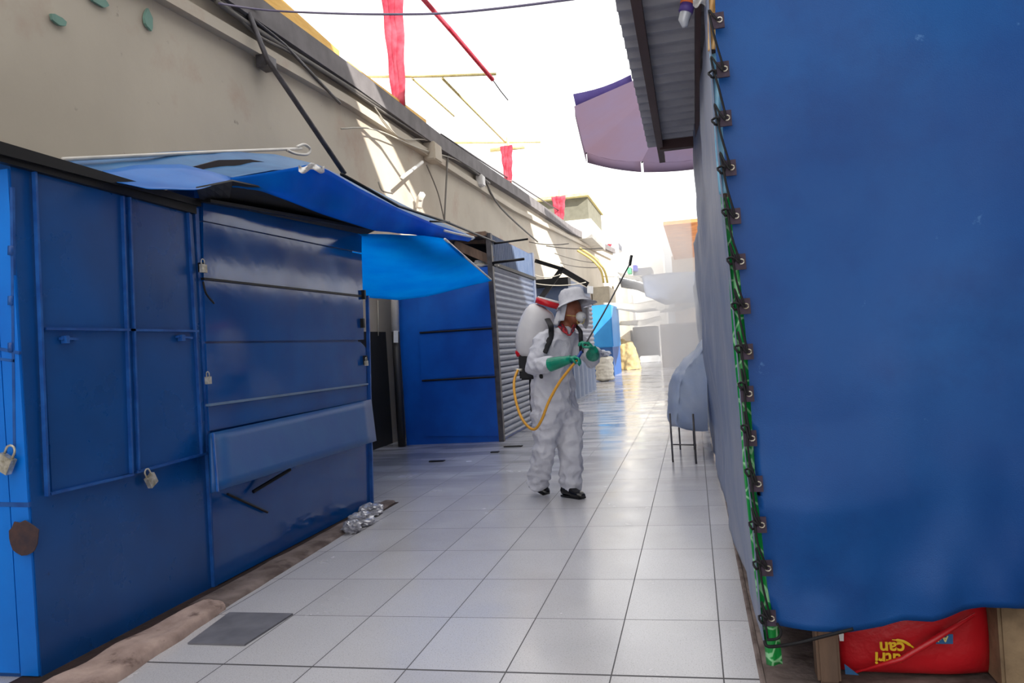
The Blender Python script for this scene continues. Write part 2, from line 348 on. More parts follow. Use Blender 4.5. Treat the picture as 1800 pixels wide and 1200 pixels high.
# poles and cables on the wall
t = root('diagonal_pole', 'long grey metal pole leaning diagonally across the beige wall', 'pole', P(606, 306, x=-3.7))
MB().tube([P(606, 306, x=-3.7), P(470, 105, x=-4.2), P(437, 22, x=-4.25)], .03, 8).build('pole_shaft', GREYIRON, t, True)
MB().box(P(470, 108, x=-4.28)-V((.08, .10, .08)), P(470, 108, x=-4.28)+V((.05, .1, .05))).build('clamp', GREYIRON, t)
rod('thin_pole', [P(440, 30, x=-4.25), P(500, 78, x=-4.26), P(598, 182, x=-4.3)], .018, GREYIRON, 'thin metal rod running down from the cables beside the diagonal pole', 'pole')
for k, (pts, r, m, lab) in enumerate([
    ([(380, 2), (440, 45), (520, 95), (640, 170), (760, 245), (860, 322)], .03, CABLE, 'thickest grey cable of the bundle under the fascia'),
    ([(390, 0), (450, 60), (510, 92), (590, 140), (700, 214), (830, 295)], .018, CABLE, 'grey cable of the bundle, just under the thickest one'),
    ([(400, 14), (430, 30), (520, 82), (610, 135), (650, 165)], .014, DARK, 'dark cable of the bundle ending above the sunlit strip'),
    ([(600, 226), (660, 228), (740, 262), (800, 280), (860, 312), (900, 318)], .012, CABLEL, 'pale cable sagging from the lamp box on the wall'),
    ([(640, 160), (700, 240), (760, 250), (840, 305)], .010, CABLEL, 'thin pale cable looping over the sunlit strip'),
    ([(850, 310), (880, 365), (945, 425)], .022, CABLE, 'grey cable slanting down the far beige wall'),
    ([(750, 290), (770, 340), (781, 388)], .012, CABLE, 'thin grey cord slanting down below the lamp box'),
    ([(787, 272), (784, 330), (781, 388)], .018, CABLE, 'grey conduit dropping down the beige wall'),
    ([(665, 320), (672, 335), (690, 340)], .012, CABLEL, 'short cable stub beside the sunlit strip')]):
    rod('wall_cable', spline([P(x, y, x=WX+.12) for x, y in pts], 5), r, m, lab, 'cable', 'cables on the beige wall')
t = root('lamp_box', 'beige junction box with slanting arm on the beige wall', 'lamp', P(748, 278, x=WX+.1))
c = P(750, 270, x=WX)
MB().box(c-V((0, .2, .16)), c+V((.22, .22, .16)), .02).build('box_housing', WALLM, t)
MB().tube([P(742, 285, x=WX+.15), P(706, 313, x=WX+.25)], .03, 8).build('lamp_arm', PVC, t, True)
rod('wall_conduit', [P(736, 365, x=WX+.1), P(738, 350, x=WX+.12), P(742, 342, x=WX+.2)], .06, PVC, 'short white pipe end on the wall above the blue awning', 'pipe')
c = P(843, 318, x=WX+.1); tag(MB().box(c-V((.05, .13, .12)), c+V((.1, .13, .12)), .02).build('wall_lamp', WHITEP), 'small white lamp on the far beige wall under the fascia', 'lamp')
# ================================================================== KIOSK A (nearest left)
AX = -2.83; ay0, ay1 = 2.86, 4.12
kA = root('metal_kiosk', 'nearest blue metal kiosk with framed double doors at the left edge', 'kiosk', (AX-.6, (ay0+ay1)/2, 0))
MB().box((AX-1.5, ay0, .0), (AX, ay1, 2.235)).build('cabinet_body', PAINT, kA)
def bars(segs, w, t, x, m, name, parent):
    b = MB()
    for a, c in segs: b.beam(P(*a, x=x), P(*c, x=x), w, t)
    return b.build(name, m, parent)
dl = MB().poly([P(*q, x=AX) for q in ((58, 300), (222, 345), (236, 828), (88, 868))], (.012, 0, 0)).build('door', PAINT, kA)
dr = MB().poly([P(*q, x=AX) for q in ((224, 345), (334, 372), (366, 793), (238, 827))], (.012, 0, 0)).build('door', PAINT, kA)
MB().box((AX-1.5, ay0-.012, .02), (AX-.10, ay0, 2.2)).build('lit_front_panel', PAINT_LIT, kA)  # panel added to carry the lighter blue of the lit front
bars([((57, 300), (80, 872)), ((212, 345), (228, 832)), ((75, 578), (232, 580)), ((84, 868), (230, 834))], .012, .02, AX+.01, EDGE, 'door_frame', dl)
bars([((224, 347), (240, 828)), ((328, 372), (352, 800)), ((224, 580), (345, 582)), ((236, 830), (366, 795))], .012, .02, AX+.01, EDGE, 'door_frame', dr)
for (a, c, par) in (((103, 595), (132, 596), dl), ((308, 592), (334, 594), dr)):
    MB().beam(P(*a, x=AX+.015), P(*c, x=AX+.015), .012, .02).beam(P(a[0]+4, a[1]+2, x=AX+.015), P(a[0]+10, a[1]+2, x=AX+.015), .035, .03).build('bolt', EDGE, par)
MB().beam(P(338, 366, x=AX-.01), P(372, 1030, x=AX-.01), .035, .03).build('corner_post', EDGE, kA)
MB().beam((AX-.05, ay0+.01, .01), (AX-.05, ay0+.01, 2.2), .09, .022, (0, -1, 0)).build('corner_strip', PAINT_LIT, kA)
MB().beam(P(0, 612, y=ay0), P(38, 620, y=ay0), .014, .014, (0, -1, 0)).beam(P(24, 330, y=ay0), P(30, 800, y=ay0), .014, .014, (0, -1, 0)).beam(P(0, 885, y=ay0), P(55, 886, y=ay0), .02, .014, (0, -1, 0)).beam(P(0, 630, y=ay0), P(30, 634, y=ay0), .012, .014, (0, -1, 0)).build('front_frame', EDGE, kA)
for py in (440, 528, 610): MB().tube([P(19, py-8, y=ay0-.015), P(19, py+8, y=ay0-.015)], .012, 8).build('hinge', EDGE, kA, True)
c = P(42, 945, y=ay0-.028)
MB().poly([c+V((.075*math.cos(q)*(1+.3*noise.noise(V((q*1.3, 1, 0)))), 0, .08*math.sin(q)*(1+.5*noise.noise(V((q*1.5, 5, 0)))))) for q in [2*math.pi*j/18 for j in range(18)]], (0, -.004, 0)).build('rust_patch', mat('rust', (84, 62, 60), .9, 0, (60, 50, 58), 20), kA)
rA = [P(-120, 222, x=AX+.05), P(0, 256, x=AX+.05), P(342, 366, x=AX+.05)]
rA[0] = V((AX+.05, 2.2, 2.33))
MB().poly([V((AX+.06, 2.72, 2.235)), V((AX+.06, ay1+.02, 2.235)), V((AX+.06, ay1+.02, 2.27)), V((AX+.06, 2.72, 2.29))], (-1.6, 0, .05)).build('roof_sheet', DARK, kA)
MB().beam((AX+.01, 2.75, 2.235), (AX+.01, ay1, 2.215), .05, .03).build('roof_rail', DARK, kA)
padlock(P(258, 836, x=AX+.03), 'silver padlock hanging at the foot of the framed double doors', tilt=.5, s=.062)
padlock(P(30, 800, y=ay0-.03)+V((-.03, 0, 0)), 'silver padlock on the bright front face at the left edge', n=(0, -1, 0), tilt=-.5, s=.075)
# ================================================================== KIOSK B
BX = -2.8; by0, by1 = 4.15, 6.36
kB = root('metal_kiosk', 'second blue metal kiosk with stacked flap panels and a drooping counter', 'kiosk', (BX-.6, (by0+by1)/2, 0))
MB().box((BX-1.5, by0, 0), (BX-.02, by1, 2.36)).build('cabinet_body', PAINT2, kB)
def panel(q, th=.02, name='flap_panel', m=PAINT2, par=kB, x=BX-.02): return MB().poly([P(*a, x=x) for a in q], (th, 0, 0)).build(name, m, par)
panel(((352, 345), (632, 410), (632, 444), (352, 388)))
panel(((352, 390), (632, 447), (634, 519), (353, 488)))
panel(((353, 492), (634, 523), (636, 597), (357, 600)))
panel(((357, 604), (630, 601), (640, 612), (641, 674), (361, 711)))
panel(((361, 715), (641, 678), (643, 703), (363, 757)))
panel(((364, 762), (644, 706), (651, 886), (375, 1030)), .012, 'lower_panel')
MB().beam(P(361, 712, x=BX-.01), P(641, 675, x=BX-.01), .014, .035).build('ledge_rail', mat('rubbed_ledge', (110, 140, 176), .5), kB)
MB().beam(P(353, 490, x=BX-.01), P(634, 521, x=BX-.01), .014, .022).build('seam_bar', DARK, kB)
# the drooping counter flap, leaning out at its lower edge
q = [P(368, 762, x=BX+.03), P(651, 702, x=BX+.03), P(660, 775, x=BX+.1), P(372, 866, x=BX+.16)]
fl = MB().grid(lambda u, v: q[0].lerp(q[1], u).lerp(q[3].lerp(q[2], u), v), 12, 6).build('counter_flap', mat('chalky_blue_paint', (12, 76, 146), .45, 0, (18, 86, 150), 3, bump=.1, bscale=3), kB, smooth=True, solid=.02)
MB().beam(q[3]+V((.02, .02, 0)), q[0]+V((.02, .0, 0)), .012, .01).build('flap_edge', EDGE, fl)
MB().tube([P(445, 864, x=BX+.02), P(510, 825, x=BX+.1)], .012, 6).build('support_arm', DARK, kB)
MB().tube([P(400, 868, x=BX+.01), P(470, 900, x=BX+.01)], .008, 6).build('support_arm', DARK, kB)
MB().beam(P(643, 520, x=BX-.01), P(651, 890, x=BX-.01), .02, .03).build('corner_post', EDGE, kB)
MB().poly([V((BX+.10, by0-.02, 2.25)), V((BX+.22, by1+.02, 2.36)), V((BX-1.5, by1+.02, 2.62)), V((BX-1.5, by0-.02, 2.52))], (0, 0, .02)).build('roof_sheet', DARK, kB)
up_ = [V(q_+(0,)) for q_ in ((345, 330), (408, 317), (450, 326), (505, 342), (560, 364), (610, 384), (660, 404))]
MB().grid(lambda u, v: P(*(polyval(up_, u).lerp(V((352+290*u, 352+60*u, 0)), v))[:2], x=BX+.02+.24*(1-v)), 24, 3).build('roof_underside', DARK, kB, solid=.01)
MB().poly([P(*q_, x=-2.98) for q_ in ((345, 292), (385, 281), (440, 280), (495, 290), (470, 330), (400, 345))], (-.03, 0, 0)).build('rafter_board', mat('dark_rafter', (52, 42, 42), .8), kB)
def hasp(p, par, m=DARK): MB().beam(P(*p, x=BX), P(p[0]+1, p[1]+16, x=BX), .03, .03).build('hasp', m, par)
for p in ((350, 462), (636, 510), (634, 560), (639, 625)): hasp(p, kB)
MB().tube(spline([P(357, 495, x=BX+.02), P(362, 515, x=BX+.03), P(376, 533, x=BX+.02)]), .006, 6).build('pull_cord', DARK, kB, True)
padlock(P(363, 662, x=BX+.03), 'small brass-coloured padlock on the left edge of the stacked flaps', s=.045)
padlock(P(642, 634, x=BX+.03), 'small padlock at the far right edge of the stacked flaps', s=.045)
padlock(P(354, 465, x=BX+.035), 'dark padlock beside the cloudy reflection at the kiosk joint', s=.05)
# kerb
def kerb(y0, y1, xa, xb, xi, h, rough, m, label, nu=30, seed=0):
    def kf(u, v):
        y = y0+(y1-y0)*u; xo = xa+(xb-xa)*u+rough*.6*noise.noise(V((y*5, 0, seed))); a = math.pi*v
        return V((xi+(xo-xi)*(.5+.5*math.cos(a)), y, -.004+(h+rough*noise.noise(V((y*4, v*3, seed))))*math.sin(a)**.5))
    b = MB().grid(kf, nu, 10)
    for u in (0, 1): b.bm.faces.new([b.bm.verts.new(kf(u, k/10)) for k in range(11)])
    return tag(b.build('concrete_kerb', m, smooth=True), label, 'kerb')
kerb(1.9, 3.74, -2.36, -2.50, -2.70, .055, .025, mat('pinkish_kerb_concrete', (190, 166, 156), .9, 0, (150, 128, 120), 6, bump=.6, bscale=16, layers=[((80, 58, 52), 7, .58, .72)]), 'rounded pinkish concrete kerb at the foot of the nearest kiosk')
kerb(3.76, 6.5, -2.52, -2.63, -2.76, .028, .012, CONC, 'low brown concrete strip at the foot of the second kiosk', 40, 5)
st(MB().box((AX-.1, 1.6, -.02), (-2.6, 6.5, .004)).build('trim_5', mat('dark_soil', (58, 38, 34), .95, 0, (34, 24, 24), 9, bump=.5, bscale=20)))
tag(MB().poly([P(*q, z=.001) for q in ((403, 1078), (515, 1080), (430, 1135), (330, 1132))], (0, 0, .008)).build('floor_hatch', HATCHM), 'dark grey square plate set in the pale floor tiles', 'hatch')
def crumple(c, r, name, m, label, cat, seed=0, amp=.45, fs=.06, n=24, flat=1):
    b = MB(); b.ball((0, 0, 0), 1, n)
    for v in b.bm.verts:
        d = 1+amp*(noise.noise(V(v.co)*1.4+V((seed, 0, 0)))+.6*noise.noise(V(v.co)*4+V((seed, 3, 0))))
        v.co = V((c[0]+v.co.x*r[0]*d, c[1]+v.co.y*r[1]*d, max(.003, c[2]+v.co.z*r[2]*d)))
    return tag(b.build(name, m), label, cat)
for k, (px, py, r) in enumerate(((655, 905, .09), (636, 922, .10), (620, 936, .07))):
    c = P(px, py, z=0); crumple((c.x, c.y, .045), (r, r*1.2, .05), 'plastic_wrap', FOIL, ('topmost crumpled clear plastic by the second kiosk corner', 'middle crumpled clear plastic of the three at the kiosk foot', 'smallest crumpled clear plastic on the brown kerb')[k], 'rubbish', k*7, n=20)
for k, (px, py, w) in enumerate(((768, 811, .09), (870, 795, .05), (902, 785, .12))):
    c = P(px, py, z=0); tag(MB().box(c-V((w, .03, 0)), c+V((w, .04, .012))).build('floor_scrap', DARK), ('dark strip of litter on the tiles left of the walkway', 'small dark scrap on the tiles before the roller shutter', 'thin dark strip on the tiles at the roller shutter foot')[k], 'litter')
# ================================================================== AWNINGS over the left kiosks
OX = -2.35
sheet('awning_tarp', TAR_PALE, [P(118, 281, x=-3.3), P(230, 271, x=-3.3), P(360, 265, x=-3.25), P(480, 271, x=-3.1), P(560, 290, x=-2.9), P(640, 326, x=-2.75), P(720, 365, x=-2.65), P(835, 418, x=-2.6)],
      [P(122, 284, x=-3.2), P(225, 318, x=-2.95), P(330, 322, x=-2.8), P(410, 312, x=-2.7), P(480, 300, x=-2.6), P(560, 296, x=-2.5), P(690, 372, x=-2.45), P(760, 402, x=-2.4), P(825, 420, x=-2.45)], 46, 12, .02, .02, .5, 3)
bpy.context.view_layer.update()
tag(bpy.data.objects['awning_tarp'], 'pale blue under-sheet of the awning over both nearest kiosks', 'tarp')
tag(sheet('awning_tarp', TAR_MID, [P(180, 300, x=-2.95), P(240, 290, x=-2.95), P(320, 288, x=-2.9), P(408, 312, x=-2.62)],
      [P(215, 322, x=-2.7), P(262, 332, x=-2.6), P(345, 333, x=-2.5), P(408, 316, x=-2.6)], 26, 8, .02, .015, .4, 8), 'mid blue tarp flap billowing over the nearest kiosk roof', 'tarp')
tag(sheet('awning_tarp', TAR_DEEP, [P(405, 313, x=-2.6), P(480, 301, x=-2.5), P(545, 289, x=-2.4), P(575, 298, x=-2.38), P(630, 330, x=-2.36), P(700, 366, x=-2.36), P(760, 392, x=-2.36), P(830, 416, x=-2.4)],
      [P(408, 318, x=-2.58), P(450, 332, x=-2.56), P(505, 352, x=-2.54), P(560, 374, x=-2.52), P(610, 390, x=-2.52), P(660, 406, x=-2.52), P(730, 412, x=-2.5), P(815, 417, x=-2.46)], 46, 14, .05, .03, .4, 5),
    'deep blue tarp awning hanging out over the second kiosk', 'tarp')
tag(sheet('hanging_tarp', TAR_CYAN, [P(600, 409, y=6.44), P(632, 411, y=6.46), P(690, 412, y=6.6), P(745, 415, y=6.8), P(782, 420, y=7.0), P(825, 458, y=8.6), P(863, 490, y=10.5)],
      [P(560, 500, y=9.4), P(610, 514, y=9.4), P(650, 523, y=9.5), P(700, 527, y=9.7), P(750, 521, y=9.9), P(805, 507, y=10.2), P(864, 493, y=10.55)], 40, 16, 0, .03, .6, 11),
    'bright cyan-blue tarp hanging between the second kiosk and the shuttered stall', 'tarp')
rod('tarp_hem', spline([P(782, 420, y=7.0), P(803, 439, y=7.8), P(825, 458, y=8.6), P(863, 491, y=10.5)]), .012, HEMW, 'white frayed hem cord on the slanting edge of the cyan tarp', 'cord')
rod('tarp_hem', spline([P(780, 405, x=-2.38), P(800, 410, x=-2.38), P(832, 417, x=-2.4)]), .014, HEMW, 'white frayed rope end at the far tip of the deep blue awning', 'cord')
t = root('plastic_pipe', 'long thin white plastic pipe with hooked end above the awning', 'pipe', P(110, 280, x=-3.25))
MB().tube([P(110, 280, x=-3.25), P(380, 267, x=-3.2), P(530, 261, x=-3.15)], .012, 8).build('pipe_shaft', PVC, t, True)
MB().tube(spline([P(505, 264, x=-3.15), P(520, 270, x=-3.15), P(540, 271, x=-3.15), P(545, 262, x=-3.15), P(535, 254, x=-3.15), P(522, 258, x=-3.15)]), .012, 8).build('pipe_hook', PVC, t, True)
c = P(550, 296, x=-2.45); tag(MB().grid(lambda u, v: P(525+45*u, 290+4*math.sin(u*9)+11*v, x=-2.37-.02*math.sin(u*12+v*3)), 12, 4).build('plastic_scrap', WHITEP, solid=.003, smooth=True), 'torn clear plastic scrap tied on the awning edge', 'plastic scrap')
MBt = MB().tube(spline([P(412, 342, x=BX+.08), P(410, 338, x=BX+.08), P(417, 336, x=BX+.08), P(424, 340, x=BX+.08), P(420, 343, x=BX+.08)]), .004, 6)
tag(MBt.build('wire_hook', CHROME), 'small bent wire hook under the dark awning roof', 'hook')
rod('awning_rod', [P(600, 306, x=-2.6), P(700, 362, x=-2.55), P(785, 390, x=-2.5), P(870, 425, x=-2.62)], .014, DARK, 'dark rod along the outer edge of the blue awning', 'rod')
rod('awning_rod', [P(756, 389, x=-2.5), P(790, 390, x=-2.5)], .01, DARK, 'short dark rod stub under the blue awning', 'rod')
# ================================================================== passage between B and C
t = root('downpipe', 'vertical downpipe, pale above and black below, in the dark passage', 'pipe', P(708, 770, y=10.45))
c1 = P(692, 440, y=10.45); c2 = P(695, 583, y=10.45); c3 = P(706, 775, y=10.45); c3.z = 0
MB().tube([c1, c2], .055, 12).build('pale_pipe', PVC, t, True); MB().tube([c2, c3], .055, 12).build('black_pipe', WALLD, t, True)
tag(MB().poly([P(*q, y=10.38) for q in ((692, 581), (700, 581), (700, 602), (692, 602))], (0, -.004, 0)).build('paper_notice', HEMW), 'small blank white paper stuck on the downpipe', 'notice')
rod('string', [P(664, 528, x=WX+.03), P(665, 560, x=WX+.03), P(665, 590, x=WX+.03)], .008, CABLEL, 'thin pale cord hanging in the dark passage', 'cord')
# ================================================================== STALL C
CY = 10.6; CX = -2.63
sC = root('shuttered_stall', 'blue stall with a grey roller shutter side and corrugated top behind the cyan tarp', 'stall', (-3.3, 12, 0))
MB().box((-4.06, CY, 0), (CX-.05, 13.6, 2.42)).build('stall_body', PAINTC, sC)
for q in (((735, 480), (866, 474), (869, 572), (737, 583)), ((737, 588), (869, 578), (873, 657), (741, 667)), ((741, 672), (873, 663), (879, 766), (746, 766))):
    MB().poly([P(*a, y=CY) for a in q], (0, -.02, 0)).build('front_flap', PAINTC, sC)
MB().tube([P(738, 585, y=CY-.03), P(866, 577, y=CY-.03)], .012, 6).build('flap_bar', DARK, sC)
MB().tube([P(742, 669, y=CY-.03), P(872, 662, y=CY-.03)], .012, 6).build('flap_bar', DARK, sC)
MB().box((CX-.07, CY-.03, 0), (CX+.0, CY+.06, 2.88)).build('corner_post', GREYIRON, sC)
def shutter(x, y0, y1, z0, z1, pitch, name, m, par, vert=False):
    def f(u, v):
        y = y0+(y1-y0)*u; z = z0+(z1-z0)*v; w = (z/pitch) if not vert else y/pitch
        return V((x+.034*abs(math.sin(math.pi*w))**.7, y, z))
    return (MB().grid(f, 1, int((z1-z0)/pitch*8)) if not vert else MB().grid(f, int((y1-y0)/pitch*6), 1)).build(name, m, par)
shutter(CX-.04, CY+.06, 13.45, .05, 2.44, .085, 'roller_shutter', SHUT, sC)
shutter(CX-.04, CY+.06, 13.7, 2.48, 2.87, .10, 'corrugated_panel', SHUTL, sC, True)
MB().box((CX-.04, CY+.0, 2.43), (CX+.02, 13.6, 2.48)).build('shutter_rail', DARK, sC)
MB().box((CX-.05, 13.45, 0), (CX+.01, 13.58, 2.9)).build('corner_post', SHUT, sC)
MB().box((-4.1, CY-.1, 2.84), (CX-.05, 13.6, 2.90)).build('stall_roof', WOOD, sC)
MB().box((-4.0, CY+.9, 2.42), (CX-.08, CY+.96, 2.86)).build('dark_board', DARK, sC)
MB().beam(P(800, 430, y=CY+.1), P(866, 458, y=CY+.1), .12, .05, (0, -1, 0)).beam(P(800, 424, y=CY+.3), P(870, 424, y=CY+.3), .08, .05, (0, -1, 0)).build('roof_truss', WOOD, sC)
crumple(tuple(P(852, 466, y=CY+.3)), (.2, .2, .07), 'bundle', SACK, 'pale rolled bundle stored on top of the shuttered stall front', 'bundle', 3)
rod('iron_rod', [P(866, 462, x=CX+.02), P(921, 455, x=CX+.5)], .018, DARK, 'dark iron rod jutting out at the top of the roller shutter', 'rod')
rod('iron_rod', [P(868, 428, x=CX), P(928, 420, x=CX+.45)], .014, DARK, 'thin iron rod jutting out above the corrugated panel', 'rod')
# ================================================================== STALL D, bracket
sD = root('shuttered_stall', 'narrow grey-blue stall behind the sprayer man', 'stall', (-3.0, 18.5, 0))
MB().box((-3.9, 17.2, 0), (-2.6, 21, 2.7)).build('stall_body', SHUTL, sD)
shutter(-2.59, 17.25, 20.9, 1.15, 2.45, .11, 'roller_shutter', SHUT, sD)
def corr(u, v): y = 17.25+3.65*u; return V((-2.58+.03*math.sin(y*9), y, .05+1.05*v))
MB().grid(corr, 60, 1).build('corrugated_panel', SHUTL, sD)
MB().box((-3.3, 16.9, 2.55), (-2.55, 17.3, 2.72)).build('sign_box', DARK, sD)
MB().poly([P(*q, x=-2.52) for q in ((1032, 502), (1042, 503), (1042, 516), (1032, 515))], (.01, 0, 0)).build('paper_label', HEMW, sD)
t = root('iron_bracket', 'black iron beam and diagonal brace above the sprayer tank', 'bracket', P(945, 460, y=15.5))
MB().beam(P(940, 458, y=15), P(985, 472, y=15.6), .07, .06, (0, -1, 0)).beam(P(985, 472, y=15.6), P(1030, 498, y=16.8), .11, .06, (0, -1, 0)).build('beam', DARK, t)
MB().beam(P(986, 476, y=15.6), P(950, 526, y=15.6), .10, .06, (0, -1, 0)).build('brace', DARK, t)
for k, (a, c, yy, lab) in enumerate((((940, 483), (985, 482), 14.5, 'pale wire stretched above the sprayer tank, upper one'), ((940, 498), (1030, 496), 14.8, 'pale wire just above the hat'), ((960, 432), (1060, 436), 22, 'thin wire running across the far beige wall'),
                      ((1060, 486), (1235, 478), 30, 'pale line stretched over the far stalls'), ((930, 425), (1000, 428), 20, 'wire ending at the far sunlit wall strip'), ((975, 445), (1050, 462), 24, 'second thin wire on the far wall'), ((985, 462), (1050, 470), 24, 'third thin wire on the far wall'))):
    rod('wire', cat_curve(P(*a, y=yy), P(*c, y=yy), .05), .009*yy/15, CABLE if k in (2, 4, 5, 6) else CABLEL, lab, 'wire')
for k in range(2):
    rod('yellow_conduit', spline([P(1015+k*4, 440-k*4, y=24), P(1040+k*5, 456-k*3, y=24), P(1056+k*6, 475, y=24), P(1061+k*7, 497, y=24)]), .035, mat('yellow_pipe_paint.%d' % k, (228, 204, 120), .6), ('left curved yellow pipe at the far wall', 'right curved yellow pipe at the far wall')[k], 'pipe')
# ================================================================== STALL E and goods
sE = root('blue_stall', 'bright sky-blue boxy stall in the middle distance', 'stall', (-3.2, 30, 0))
EB = mat('sky_blue_paint', (50, 146, 216), .5, 0, (36, 128, 200), 1)
MB().box((-3.68, 29, .0), (-2.9, 32, 1.05)).build('lower_cabinet', mat('steel_blue_paint', (40, 92, 160), .5), sE)
MB().box((-3.72, 28.95, 1.05), (-2.86, 32, 2.62), .03).build('upper_cabinet', EB, sE)
c = P(1064, 670, z=0)
b = MB()
for k in range(7): b.ball((c.x, c.y, .10+k*.105), (.31-.012*(k % 2), .28, .09), 16)
tag(b.build('stacked_sack', SACK, voxel=.03, disp=.03, dscale=.12), 'tall white woven sack standing before the sky-blue stall', 'sack')
crumple((c.x-.12, c.y-.05, .88), (.30, .25, .13), 'folded_cloth', mat('grey_white_cloth', (190, 196, 208), .8, 0, (120, 126, 150), 6), 'grey and white cloth heaped on the white sack', 'cloth', 4, .5)
c = P(1100, 655, z=0); c2 = P(1119, 655, z=0)
b = MB()
for (px, w, h) in ((1098, .22, 1.35), (1110, .34, 1.2), (1117, .22, .8)):
    q = P(px, 652, y=34); b.tube([(q.x, 34, 0), (q.x, 34, h*.5), (q.x-.03, 34.1, h)], [w*1.15, w, w*.5], 14)
tag(b.build('canvas_bundle', BEIGE, voxel=.04, disp=.06, dscale=.3), 'beige canvas bundle beside the sky-blue stall', 'bundle')
q = P(1125, 637, y=42); q2 = P(1160, 624, y=42)
tag(MB().box((q.x, 41.5, 0.0), (q2.x, 42.5, q2.z), .06).build('white_crate', HEMW), 'low white box on the floor far down the aisle', 'crate')
# far left stalls and awnings
YA = 38
tag(sheet('stall_awning', WHITEC, [P(1060, 532, y=33), P(1120, 533, y=33), P(1172, 524, y=33)], [P(1062, 540, y=31), P(1120, 549, y=31), P(1168, 545, y=31)], 16, 6, 0, .05, .6, 1, .02), 'wide white cloth awning in the far aisle', 'awning')
tag(sheet('stall_awning', WHITEC, [P(1085, 478, y=36), P(1125, 487, y=36), P(1140, 497, y=36)], [P(1092, 487, y=34), P(1125, 493, y=34), P(1138, 500, y=34)], 10, 4, 0, .05, .6, 2, .02), 'small sunlit white awning above the far stalls', 'awning')
tag(sheet('stall_awning', WHITEC, [P(1145, 505, y=35), P(1158, 513, y=35), P(1177, 530, y=35)], [P(1148, 520, y=34), P(1160, 534, y=34), P(1174, 546, y=34)], 10, 4, 0, .05, .6, 6, .02), 'slanting white cloth corner left of the mist', 'awning')
tag(sheet('stall_awning', GREYT, [P(1088, 488, y=36.5), P(1120, 496, y=36.5), P(1160, 510, y=36.5)], [P(1092, 505, y=35), P(1120, 510, y=35), P(1158, 524, y=35)], 12, 4, 0, .05, .6, 9, .02), 'dark grey awning between the white ones', 'awning')
tag(sheet('stall_awning', WHITEC, [P(1090, 565, y=34), P(1130, 562, y=34), P(1160, 555, y=34)], [P(1088, 571, y=33), P(1130, 572, y=33), P(1165, 562, y=33)], 12, 4, 0, .05, .6, 4, .02), 'lowest white awning over the dark far stall', 'awning')
BG = mat('smoky_blue_cloth', (122, 136, 168), .7, 0, (140, 150, 172), 2, trans=.2)
tag(sheet('stall_awning', BG, [P(1128, 486, y=30), P(1170, 480, y=30), P(1236, 477, y=30)], [P(1135, 520, y=27), P(1170, 535, y=27), P(1240, 528, y=27)], 16, 8, .05, .1, .8, 4, .02), 'blue-grey awning half hidden in the mist at the right', 'awning')
tag(sheet('stall_awning', WHITEC, [P(1165, 545, y=26), P(1200, 536, y=26), P(1236, 530, y=26)], [P(1160, 549, y=25), P(1200, 545, y=25), P(1236, 535, y=25)], 12, 4, 0, .04, .6, 14, .02), 'narrow white cloth strip beneath the blue-grey awning', 'awning')
def blk(name, pa, pb, y, d, m, label, cat, floor_=True):
    a, c = P(*pa, y=y), P(*pb, y=y); z0 = 0 if floor_ else c.z
    return tag(MB().box((a.x, y, z0), (c.x, y+d, a.z), .02).build(name, m), label, cat)
DKS = mat('dark_stall_cloth', (70, 68, 66), .8, 0, (50, 48, 48), 1)
blk('market_stall', (1112, 575), (1158, 640), 45, 3, DKS, 'dark market stall under the lowest white awning', 'stall')
blk('market_stall', (1160, 570), (1245, 640), 34, 5, mat('taupe_stall_cloth', (136, 126, 118), .8, 0, (106, 98, 92), .8), 'taupe market stall lost in the mist at right', 'stall')
blk('market_stall', (1078, 500), (1112, 640), 46, 3, mat('beige_stall_wall', (206, 198, 184), .8), 'pale market stall behind the sky-blue stall', 'stall')
blk('market_stall', (1040, 505), (1078, 620), 36, 3, mat('tan_stall_wall', (198, 190, 174), .8), 'pale far wall unit left of the sky-blue stall', 'stall')
blk('roof_ledge', (1112, 472), (1146, 486), 52, 3, GREYT, 'small grey flat roof with coloured goods far away', 'roof', False)
blk('goods_pile', (1112, 466), (1120, 475), 51, 1, mat('blue_goods', (60, 60, 170), .7), 'tiny blue item on the far grey roof', 'goods', False)
blk('goods_pile', (1102, 470), (1110, 480), 51, 1, mat('green_goods', (70, 200, 130), .7), 'tiny green item beside the lance tip', 'goods', False)
# far buildings
t = root('house', 'pale house with orange timber eave at the far right of the aisle', 'building', P(1200, 600, y=58))
a, c = P(1180, 450, y=61), P(1262, 480, y=61)
MB().box((a.x, 61, 0), (c.x+3, 66, a.z)).build('wall', HOUSE, t)
a, c = P(1166, 396, y=56), P(1262, 446, y=61)
MB().poly([V((a.x, 56, a.z)), V((c.x+3, 56, a.z)), V((c.x+3, 61.1, c.z)), V((a.x+.5, 61.1, c.z-.2))], (0, .05, .25)).build('eave', ORWOOD, t)
t = root('rooftop_room', 'grey and white rooftop room above the far beige wall', 'building', P(985, 400, y=33))
a, b_, c = P(940, 356, y=33), P(1033, 356, y=33), P(985, 390, y=33)
wb = P(985, 420, y=33)
MB().box((a.x, 33, c.z), (b_.x, 38, a.z)).build('upper_storey', mat('olive_grey_wall', (122, 120, 106), .9), t)
MB().box((a.x, 32.9, ztop(33)-.3), (b_.x+.1, 38, c.z)).build('lower_storey', mat('white_wall', (238, 234, 226), .9), t)
MB().box((a.x-.1, 32.6, a.z), (b_.x+.1, 38.2, a.z+.12)).build('roof_slab', YEL2, t)
blk('far_building', (1042, 372), (1075, 470), 48, 6, mat('white_house_wall', (244, 242, 238), .9), 'white building behind the rooftop room', 'building')
t = root('far_building', 'small white house with grey slanting roof further along', 'building', P(1085, 470, y=66))
MB().box((P(1066, 430, y=66).x, 66, 0), (P(1102, 430, y=66).x, 72, P(1080, 424, y=66).z)).build('wall', bpy.data.materials['white_house_wall'], t)
